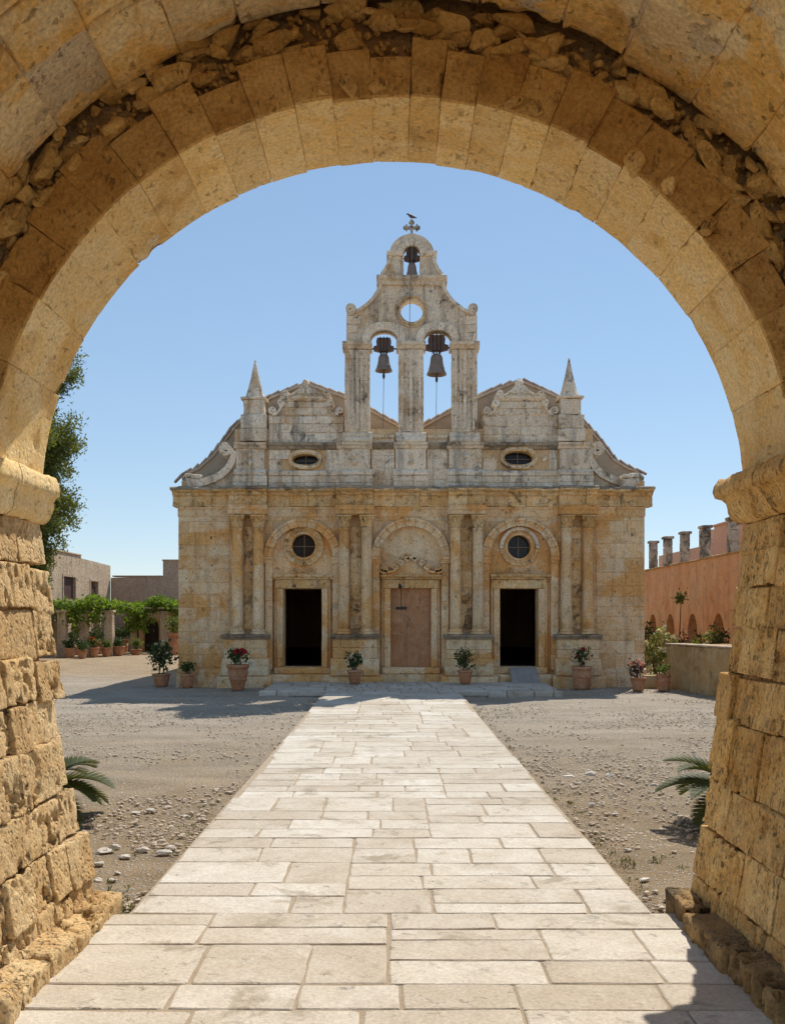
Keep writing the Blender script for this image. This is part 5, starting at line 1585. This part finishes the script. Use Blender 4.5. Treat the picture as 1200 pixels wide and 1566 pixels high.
far = thing('far_wall', 'brownish shaded end wall closing the yard behind the pergola', 'wall', (-12, 51.7, 0))
mesh('wall_face', *plate([(-15.28, -0.1), (-4.5, -0.1), (-4.5, 4.85), (-12.45, 4.85), (-12.45, 4.0), (-15.28, 3.93)],
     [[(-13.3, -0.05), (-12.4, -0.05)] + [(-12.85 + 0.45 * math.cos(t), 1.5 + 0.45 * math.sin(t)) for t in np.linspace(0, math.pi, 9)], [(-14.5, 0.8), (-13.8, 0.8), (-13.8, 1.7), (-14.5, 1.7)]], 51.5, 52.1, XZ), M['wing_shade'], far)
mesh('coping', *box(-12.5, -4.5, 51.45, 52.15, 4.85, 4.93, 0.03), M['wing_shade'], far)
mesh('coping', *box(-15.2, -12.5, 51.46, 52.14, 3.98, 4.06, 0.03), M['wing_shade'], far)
mesh('arched_doorway', *box(-13.4, -12.3, 52.0, 52.05, -0.05, 2.1), M['dark'], far)
mesh('window_recess', *box(-14.6, -13.7, 52.0, 52.05, 0.7, 1.8), M['dark'], far)
ash = thing('low_outhouse', 'warm plastered outhouse wall with arched dark opening under the pergola', 'outhouse', (-11.5, 49.8, 0))
mesh('wall', *plate([(-13.2, -0.1), (-9.2, -0.1), (-9.2, 2.2), (-13.2, 2.2)], [[(-13.0, -0.05), (-12.2, -0.05)] + [(-12.6 + 0.4 * math.cos(t), 1.25 + 0.45 * math.sin(t)) for t in np.linspace(0, math.pi, 9)]], 49.6, 49.9, XZ), M['trough'], ash)
mesh('doorway', *box(-13.1, -12.1, 49.92, 49.95, -0.05, 1.8), M['dark'], ash)
mesh('roof_slab', *box(-13.25, -9.15, 49.55, 51.4, 2.2, 2.28, 0.02), M['trough'], ash)

# pergola
perg = thing('pergola', 'vine covered pergola with stone posts along the wing', 'pergola', (-13, 44, 0))
for k, (u, yq) in enumerate(((129, 43.2), (167.5, 43.6), (207, 47.5), (252, 47.8), (96, 42.6))):
    x = (u - 600) / FPX * yq
    ps = mesh('post', *rough((x - 0.19, yq - 0.19, -0.03), (x + 0.19, yq + 0.19, 2.02), 0.16, 0.03, amp=0.02, freq=4, pit=0.02, seed=850 + k), M['wing'], perg, smooth=True)
    mesh('post_cap', *rough((x - 0.24, yq - 0.24, 2.0), (x + 0.24, yq + 0.24, 2.1), 0.1, 0.02, amp=0.01, seed=860 + k), M['wing'], ps, smooth=True)
for k, (xa, ya, xb, yb) in enumerate(((-15.0, 42.6, -12.9, 43.6), (-13.2, 43.5, -12.6, 47.5), (-14.2, 47.4, -12.4, 47.5), (-13.0, 47.5, -9.6, 47.8))):
    mesh('beam', *tube([(xa, ya, 2.14), ((xa + xb) / 2, (ya + yb) / 2, 2.13), (xb, yb, 2.14)], 0.05, 6), M['bark'], perg)
for k in range(9):
    x = -14.9 + k * 0.6
    mesh('rafter', *tube([(x, 42.7 + 0.5 * k, 2.22), (x + 0.1, 49.3, 2.24)], 0.028, 5), M['bark'], perg)
rng = np.random.default_rng(95)
C = []
for i in range(620):
    t = rng.random()
    x = -15.4 + 6.4 * t
    yv = 42.9 + 4.6 * min(1, max(0, (x + 13.3) / 1.2)) + rng.uniform(-0.5, 1.4)
    dn = abs(rng.normal()) * (0.38 if x < -13.2 else 0.18)
    C.append((x, yv, 2.42 - dn + 0.16 * math.sin(x * 3.1) + rng.uniform(0, 0.18)))
for i in range(70):
    a = rng.choice([-14.3, -13.9, -12.6, -12.7, -12.5])
    C.append((a + rng.normal() * 0.22, (43.2 if a < -13 else 46.9) + rng.normal() * 0.2, rng.uniform(1.2, 2.2)))
vn = thing('grape_vine', 'bright green grape vine trained over the pergola', 'vine', (-14.0, 43.4, 0))
mesh('foliage', *leaf_cloud(C, 12, (0.15, 0.15, 0.10), 0.085, 0.75, 96), M['vine'], vn)
for k, (xa, ya, xb) in enumerate(((-14.3, 43.4, -14.0), (-13.9, 43.5, -14.1), (-12.75, 47.2, -12.6))):
    mesh('stem', *tube([(xa, ya, 0), (xa + 0.12, ya, 0.7), (xb - 0.08, ya, 1.5), (xb, ya, 2.2)], [0.06, 0.05, 0.045, 0.03], 7), M['bark'], vn, smooth=True)

# pots of the pergola row
G2 = 'flower pots lined up before the pergola'
row = [(108, 1006, 18, 15, 12, 20, 'leaf', 'small pot with dark bushy herb, first in the pergola row'),
       (126, 1007, 16, 13, 14, 22, 'leaf', 'small pot with green leaves next to the red flowered pot of the pergola row'),
       (144, 1005, 16, 15, 14, 20, 'leaf_light', 'terracotta pot with light leaves and red flowers in the pergola row'),
       (163, 1004, 15, 14, 9, 14, 'leaf_light', 'small terracotta pot with a low light green tuft at the pergola post'),
       (182, 1003, 18, 15, 11, 17, 'leaf', 'terracotta pot with green tuft between two pergola posts'),
       (208, 1002, 18, 9, 17, 21, 'leaf_light', 'round clipped light green bush in a low pot at the pergola post')]
for k, (u, vb, w, hh, php, pwp, lf, lab) in enumerate(row):
    pot_px('potted_plant', lab, u, vb, w, hh, 'bowl', php, pwp, lf, 0.06, 20 + k, n=26, per=8, group=G2, flower='red_flower' if k == 2 else None, nfl=6 if k == 2 else 0, fsize=0.06)
for k, (u, vb, w, hh, php, pwp, lf, lab) in enumerate(((147, 1000, 26, 18, 22, 34, 'leaf', 'large terracotta tub with broad leaves behind the pergola row'),
                                                       (187, 998, 20, 20, 20, 26, 'leaf', 'large terracotta tub with rounded shrub behind the pergola row'),
                                                       (112, 1001, 20, 12, 26, 34, 'leaf', 'dark shrub in a squat tub beside the wing wall'),
                                                       (266, 1002, 20, 34, 24, 30, 'leaf_light', 'tall terracotta jar with light green plant near the church corner'))):
    pot_px('potted_shrub', lab, u, vb, w, hh, 'drum', php, pwp, lf, 0.075, 40 + k, n=34, per=8, group='large tubs by the pergola')

# far hill
hv = []
hn = 40
for i in range(hn + 1):
    t = i / hn
    hv.append((-1500 + 1400 * t, 2600, -5))
    hv.append((-1500 + 1400 * t, 2600, 5 + 112 * math.exp(-((t - 0.615) / 0.06) ** 2) + 2 * math.sin(t * 60)))
for i in range(hn + 1):
    hv.append((-1500 + 1400 * i / hn, 3300, -5))
hf = [(2 * i, 2 * i + 2, 2 * i + 3, 2 * i + 1) for i in range(hn)] + [(2 * i + 1, 2 * i + 3, 2 * (hn + 1) + i + 1, 2 * (hn + 1) + i) for i in range(hn)]
tag(mesh('hill', hv, hf, M['hill'], smooth=True), 'low bluish hill far behind the end wall', 'hill', kind='structure')

# ------------------------------------------------------------------ conifer
tree = thing('conifer_tree', 'tall dense dark green conifer rising beside the gateway arch', 'tree', (-9.6, 23.5, 0))
mesh('trunk', *tube([(-9.6, 23.5, -0.1), (-9.58, 23.5, 2.0), (-9.65, 23.55, 5.0), (-9.6, 23.5, 8.0), (-9.6, 23.5, 10.6)], [0.24, 0.20, 0.15, 0.09, 0.03], 9), M['bark'], tree, smooth=True)
rng = np.random.default_rng(61)
br = MB()
C = []
def tree_r(z):
    up = min(1.0, max(0.0, (z - 2.2) / 1.0)) ** 0.5 * min(1.0, max(0.0, (11.6 - z) / 4.0)) ** 0.6
    return 1.5 * up * (1.0 + 0.16 * math.sin(z * 3.3) + 0.1 * math.sin(z * 7.1 + 1))
for i in range(430):
    z = rng.uniform(2.5, 10.9)
    a = rng.uniform(0, 2 * math.pi)
    r = tree_r(z) * rng.uniform(0.72, 1.12)
    tip = np.array([-9.6 + r * math.cos(a), 23.5 + r * math.sin(a), z + 0.15])
    base = np.array([-9.62, 23.5, z - 0.5 - 0.3 * r])
    if i % 3 == 0:
        br.add(*tube([base, (base + tip) / 2 + np.array([0, 0, -0.08]), tip], [0.035, 0.022, 0.008], 5))
    for k in range(5):
        q = rng.uniform(0.3, 1.02) ** 0.7
        C.append(base + (tip - base) * q + rng.normal(size=3) * 0.13)
br.build('branch', M['bark'], tree)
C = np.array(C)
V1, F1 = leaf_cloud(C, 80, 0.105, 0.052, 0.36, 62, droop=0.7, out=0.9)
mesh('crown', V1, F1, M['cypress'], tree)

# ------------------------------------------------------------------ cycads behind the piers
def cycad(name, label, x, y, seed, n=22, ln=0.66, z0=0.22):
    t = thing(name, label, 'cycad', (x, y, 0), 'cycads behind the gate piers')
    mesh('trunk', *lathe([(0.13, -0.03), (0.15, 0.08), (0.13, z0), (0.05, z0 + 0.06), (0, z0 + 0.07)], 12, (x, y, 0), 0.02, seed), M['bark'], t)
    rng = np.random.default_rng(seed)
    for i in range(n):
        a = 2 * math.pi * i / n + rng.normal() * 0.12
        el = rng.uniform(0.05, 1.0)
        L = ln * rng.uniform(0.85, 1.1)
        P = []
        p = np.array([x, y, z0 + 0.03])
        e = el
        for s in range(15):
            P.append(p.copy())
            p = p + np.array([math.cos(a) * math.cos(e), math.sin(a) * math.cos(e), math.sin(e)]) * L / 14
            e -= 0.075 + 0.02 * s / 14
        P = np.array(P)
        m = MB()
        m.add(*tube(P, np.linspace(0.008, 0.002, 15), 4))
        T = np.gradient(P, axis=0); T /= np.linalg.norm(T, axis=1, keepdims=True)
        side = np.array([-math.sin(a), math.cos(a), 0])
        V, F = [], []
        for s in np.linspace(1.0, 14, 54):
            i0 = min(int(s), 13); fr = s - i0
            c = P[i0] * (1 - fr) + P[i0 + 1] * fr
            tt = T[i0]
            up = np.cross(side, tt)
            w = 0.19 * math.sin(math.pi * min(1, (s / 14) * 0.9 + 0.08)) ** 0.7
            for sg in (-1, 1):
                d = side * sg * 0.8 + tt * 0.75 + up * -0.25 * (1 if up[2] < 0 else -1)
                d /= np.linalg.norm(d)
                b0, b1 = c - tt * 0.009, c + tt * 0.009
                k = len(V)
                V += [b0, b1, c + d * w * 0.6 + tt * 0.010, c + d * w, c + d * w * 0.6 - tt * 0.008]
                F += [(k, k + 1, k + 2, k + 4), (k + 4, k + 2, k + 3)]
        m.add(V, F)
        m.build('frond', M['cycad'], t)
cycad('cycad', 'low cycad spreading its fronds behind the pier with the deeply pitted stones', -3.08, 8.25, 71)
cycad('cycad', 'low cycad spreading its fronds behind the pier that casts its shadow on the path', 2.9, 7.9, 74)

# ------------------------------------------------------------------ red wall, pillars, pink house
RX = 10.5
redw = thing('red_wall', 'tall rust red plastered wall with a row of pointed niches', 'wall', (RX, 34, 0))
XR = lambda u, v, d: (RX + d, u, v)
nich = []
for yc in (38.3, 35.9, 33.25, 30.6, 28.0):
    nich.append([(yc - 0.55, -0.05), (yc + 0.55, -0.05)] + [(yc + 0.55 * math.cos(t) ** 1.0, 1.05 + 0.85 * math.sin(t) ** 0.85) for t in np.linspace(0, math.pi / 2, 7)] + [(yc - 0.55 * math.cos(t), 1.05 + 0.85 * math.sin(t) ** 0.85) for t in np.linspace(math.pi / 2, 0, 7)][1:])
mesh('wall_face', *plate([(18, -0.1), (44, -0.1), (44, 3.70), (36, 3.71), (30, 3.76), (18, 3.80)], nich, 0.0, 0.7, XR), M['red_plaster'], redw)
mesh('niche_back', *box(RX + 0.42, RX + 0.46, 26, 40, -0.1, 2.1), M['niche'], redw)
rng = np.random.default_rng(31)
y = 18.0
while y < 44:
    ln = rng.uniform(0.7, 1.4)
    v, f = rough((RX - 0.05, y, 3.70 + 0.004 * (36 - y)), (RX + 0.75, min(44, y + ln) - 0.01, 3.765 + 0.004 * (36 - y) + rng.uniform(-0.015, 0.02)), 0.16, 0.03, amp=0.03, freq=4, seed=950 + int(y * 10))
    mesh('coping_stone', v, f, M['trough'], redw, smooth=True)
    y += ln
for k, yc in enumerate((38.8, 36.75, 34.6, 32.35, 29.7, 27.2)):
    b = thing('stone_pillar', ('short square stone pillar, %s along the top of the red wall counted from the church' % ('first', 'second', 'third', 'fourth', 'fifth', 'sixth')[k]), 'pillar', (RX + 0.25, yc, 3.76), 'pillars standing on the red wall')
    for q, (z0, z1) in enumerate(((3.78, 4.15), (4.155, 4.5), (4.505, 4.80))):
        mesh('pillar_block', *rough((RX + 0.02, yc - 0.20, z0), (RX + 0.29, yc + 0.20, z1), 0.1, 0.025, amp=0.025, freq=6, pit=0.02, seed=970 + k * 4 + q), M['pillar'], b, smooth=True)
    mesh('pillar_cap', *rough((RX - 0.03, yc - 0.25, 4.80), (RX + 0.34, yc + 0.25, 4.90), 0.09, 0.03, amp=0.025, freq=6, seed=990 + k), M['pillar'], b, smooth=True)
house = thing('pink_house', 'pink plastered building behind the red wall', 'building', (13.0, 34, 0))
mesh('wall', *box(12.6, 18, 26, 37.2, -0.1, 5.32), M['pink_plaster'], house)
mesh('wall', *box(12.9, 18, 37.2, 46, -0.1, 4.75), M['pink_plaster'], house)
mesh('roof_edge', *box(12.54, 18.1, 25.9, 37.25, 5.32, 5.40, 0.02), M['pink_plaster'], house)
mesh('chimney', *box(13.2, 13.9, 40.2, 40.9, 4.7, 5.5), M['wing'], house)
mesh('window', *box(12.56, 12.7, 34.2, 34.9, 3.9, 4.3), M['shutter'], house)
mesh('downpipe', *tube([(12.52, 33.0, 0), (12.52, 33.0, 5.3)], 0.04, 6), M['pink_plaster'], house)

# cistern parapet beside the church corner
cis = thing('cistern_wall', 'chest high rough plastered cistern wall with flat coping in front of the red wall', 'wall', (7.2, 21.4, 0))
def slant(p):
    q = p.copy()
    q[:, 0] = p[:, 0] + 0.2 * (23.6 - p[:, 1])
    return q
mesh('wall_face', *rough((6.78, 17.6, -0.05), (7.2, 23.6, 1.10), 0.14, 0.06, amp=0.04, freq=2.5, pit=0.02, seed=55, fmap=slant), M['trough'], cis, smooth=True)
mesh('wall_face', *rough((7.2, 23.1, -0.05), (10.3, 23.58, 1.095), 0.16, 0.06, amp=0.03, freq=2.5, seed=56), M['trough'], cis, smooth=True)
mesh('coping', *rough((6.76, 17.6, 1.085), (7.22, 23.62, 1.125), 0.12, 0.02, amp=0.012, freq=4, seed=57, fmap=slant), M['wing'], cis, smooth=True)

def shrub(name, label, x, y, z, w, h, leaf, size, seed, n=70, per=10, flower=None, nfl=0, fs=0.05, cat='shrub', group=None):
    t = thing(name, label, cat, (x, y, z), group)
    rng = np.random.default_rng(seed)
    st = MB()
    for k in range(6):
        a = rng.uniform(0, 6.28)
        st.add(*tube([(x, y, z), (x + 0.12 * w * math.cos(a), y + 0.12 * w * math.sin(a), z + 0.4 * h), (x + 0.35 * w * math.cos(a), y + 0.35 * w * math.sin(a), z + 0.8 * h)], [0.025, 0.018, 0.008], 5))
    st.build('stem', M['bark'], t)
    C = blob_points(n, (x, y, z + h * 0.55), (w / 2, w / 2, h * 0.48), seed, 0.35)
    mesh('foliage', *leaf_cloud(C, per, size * 1.2, size, 0.5, seed + 1), M[leaf], t)
    for k in range(nfl):
        c = C[rng.integers(len(C))] + np.array([0, -0.06, 0.05])
        mesh('flower', *leaf_cloud([c], 10, fs * 0.5, fs, 0.8, seed * 5 + k), M[flower], t)
    return t
shrub('flowering_shrub', 'leafy shrub with cream flowers filling the gap between church and cistern wall', 7.02, 25.2, 0, 1.0, 1.45, 'leaf_light', 0.055, 81, n=90, flower='cream_flower', nfl=26, fs=0.06)
shrub('dark_shrub', 'dark shrub at the niche nearest the church corner', 9.98, 36.9, 0, 0.6, 1.55, 'leaf', 0.06, 82, n=45)
shrub('purple_shrub', 'purplish leafed shrub behind the cistern coping', 10.0, 32.7, 0, 0.55, 1.3, 'leaf_purple', 0.055, 83, n=40)
shrub('dark_shrub', 'dark green shrub standing in front of the third niche', 10.15, 31.6, 0, 0.45, 1.3, 'leaf', 0.06, 84, n=35)
shrub('yellow_shrub', 'yellowish green shrub with pale flowers behind the cistern coping', 9.55, 28.6, 0, 0.75, 1.5, 'leaf_light', 0.055, 85, n=60, flower='cream_flower', nfl=8)
shrub('green_shrub', 'dark leafy shrub beside the yellowish one behind the cistern', 9.98, 28.9, 0, 0.6, 1.6, 'leaf', 0.06, 86, n=40)
shrub('low_plant', 'low bright green plant just above the cistern coping', 8.75, 28.2, 0, 0.7, 1.12, 'leaf_light', 0.05, 87, n=30)
# slender young tree
yt = thing('young_tree', 'slender young tree with a small tuft of light leaves against the red wall', 'tree', (10.0, 33.0, 0))
mesh('trunk', *tube([(10.0, 33.0, 0), (9.98, 33.0, 1.2), (10.03, 33.0, 2.3)], [0.03, 0.022, 0.012], 6), M['bark'], yt)
mesh('crown', *leaf_cloud(blob_points(14, (10.02, 33.0, 2.4), (0.28, 0.28, 0.22), 88, 0.2), 9, 0.07, 0.07, 0.5, 89), M['leaf_light'], yt)

# ------------------------------------------------------------------ stones, pebbles and weeds on the bare earth
rng = np.random.default_rng(15)
k = 0
for (u, v, s) in ((160, 1302, 0.10), (176, 1296, 0.07), (152, 1322, 0.06), (190, 1310, 0.06), (218, 1300, 0.075), (250, 1304, 0.075), (262, 1296, 0.06), (150, 1346, 0.05), (172, 1347, 0.04), (232, 1240, 0.08),
                  (208, 1243, 0.05), (282, 1248, 0.05), (256, 1234, 0.04), (180, 1335, 0.035), (900, 1185, 0.10), (870, 1188, 0.08), (930, 1186, 0.07), (905, 1230, 0.06), (940, 1245, 0.05), (960, 1300, 0.045), (985, 1345, 0.05), (1000, 1200, 0.06)):
    x, y = on_ground(u, v)
    s *= 0.72
    V, F = pebble((x, y, 0.02 * s), s, 3000 + k, 3, (1.15, 0.9, 0.45), 0.5, rot_matrix(np.random.default_rng(k)) * 0.12 + np.eye(3) * 0.88)
    o = mesh('loose_stone', V, F, M['white_stone'], smooth=False)
    side = 'the path and the deeply pitted pier' if u < 600 else 'the path and the cistern wall'
    tag(o, 'loose pale limestone on bare earth between ' + side, 'stone', 'loose stones between ' + side)
    k += 1

def scatter(name, n, seed, smin, smax, region, mat, label, cat, flatz=0.55):
    rng = np.random.default_rng(seed)
    Vi, Fi = ico(1)
    shapes = []
    for q in range(8):
        W = Vi * (0.75 + 0.5 * rng.random((len(Vi), 1)))
        shapes.append(W)
    Vs, Fs, kk = [], [], 0
    pts = []
    while len(pts) < n:
        d = 5.4 * (26.0 / 5.4) ** rng.random()
        x = rng.uniform(-0.43, 0.43) * d
        if abs(x) < 1.52 or (y_ok(d, x) is False):
            continue
        if fbm(np.array([[x * 0.9, d * 0.9, 3.0]]), 9, 2)[0] < rng.uniform(0.3, 0.62):
            continue
        pts.append((x, d))
    for (x, d) in pts:
        s = smin + (smax - smin) * rng.random() ** 3
        W = shapes[rng.integers(8)] * np.array([1.0, rng.uniform(0.6, 1.0), flatz]) * s
        a = rng.uniform(0, 6.28)
        W = np.stack([W[:, 0] * math.cos(a) - W[:, 1] * math.sin(a), W[:, 0] * math.sin(a) + W[:, 1] * math.cos(a), W[:, 2]], 1)
        Vs.append(W + np.array([x, d, 0.1 * s]))
        Fs.append(Fi + kk)
        kk += len(Vi)
    o = mesh(name, np.concatenate(Vs), np.concatenate(Fs), mat)
    tag(o, label, cat, kind='stuff')
def y_ok(d, x):
    return not (d > 21.2 and -3.1 < x < 3.9) and d < 23.4
gm = stone_mat('pebble_mix', (0.58, 0.475, 0.35), (0.47, 0.355, 0.24), (0.68, 0.595, 0.47), stain_amt=0.3, bump=0.3, pit=0.2, rnd=0, big=9.0, mid=14.0)
scatter('gravel', 20000, 17, 0.004, 0.028, None, gm, 'scattered pale pebbles and grit over the bare courtyard earth', 'gravel')

# weeds at the edges of the path
rng = np.random.default_rng(19)
C = []
for (x0, y0, n, sx, sy) in ((-1.62, 5.75, 9, 0.06, 0.10), (-1.75, 6.1, 7, 0.15, 0.15), (-1.66, 8.2, 10, 0.08, 0.5), (1.62, 6.6, 8, 0.06, 0.4), (1.6, 8.0, 9, 0.06, 0.5), (1.62, 9.2, 6, 0.08, 0.4), (1.6, 12.0, 8, 0.06, 1.0), (1.9, 7.0, 5, 0.2, 0.2), (-2.2, 6.9, 5, 0.2, 0.2), (1.6, 16, 8, 0.05, 2.0), (-1.62, 4.4, 5, 0.03, 0.1)):
    for k in range(n):
        C.append((x0 + rng.normal() * sx, y0 + rng.normal() * sy, 0.008))
V, F = leaf_cloud(np.array(C), 9, (0.025, 0.025, 0.006), 0.022, 0.22, 20, droop=0.6)
V[:, 2] = np.maximum(V[:, 2], -0.01)
tag(mesh('weeds', V, F, M['weed']), 'tufts of dry weed growing along the path edges', 'weeds', kind='stuff')
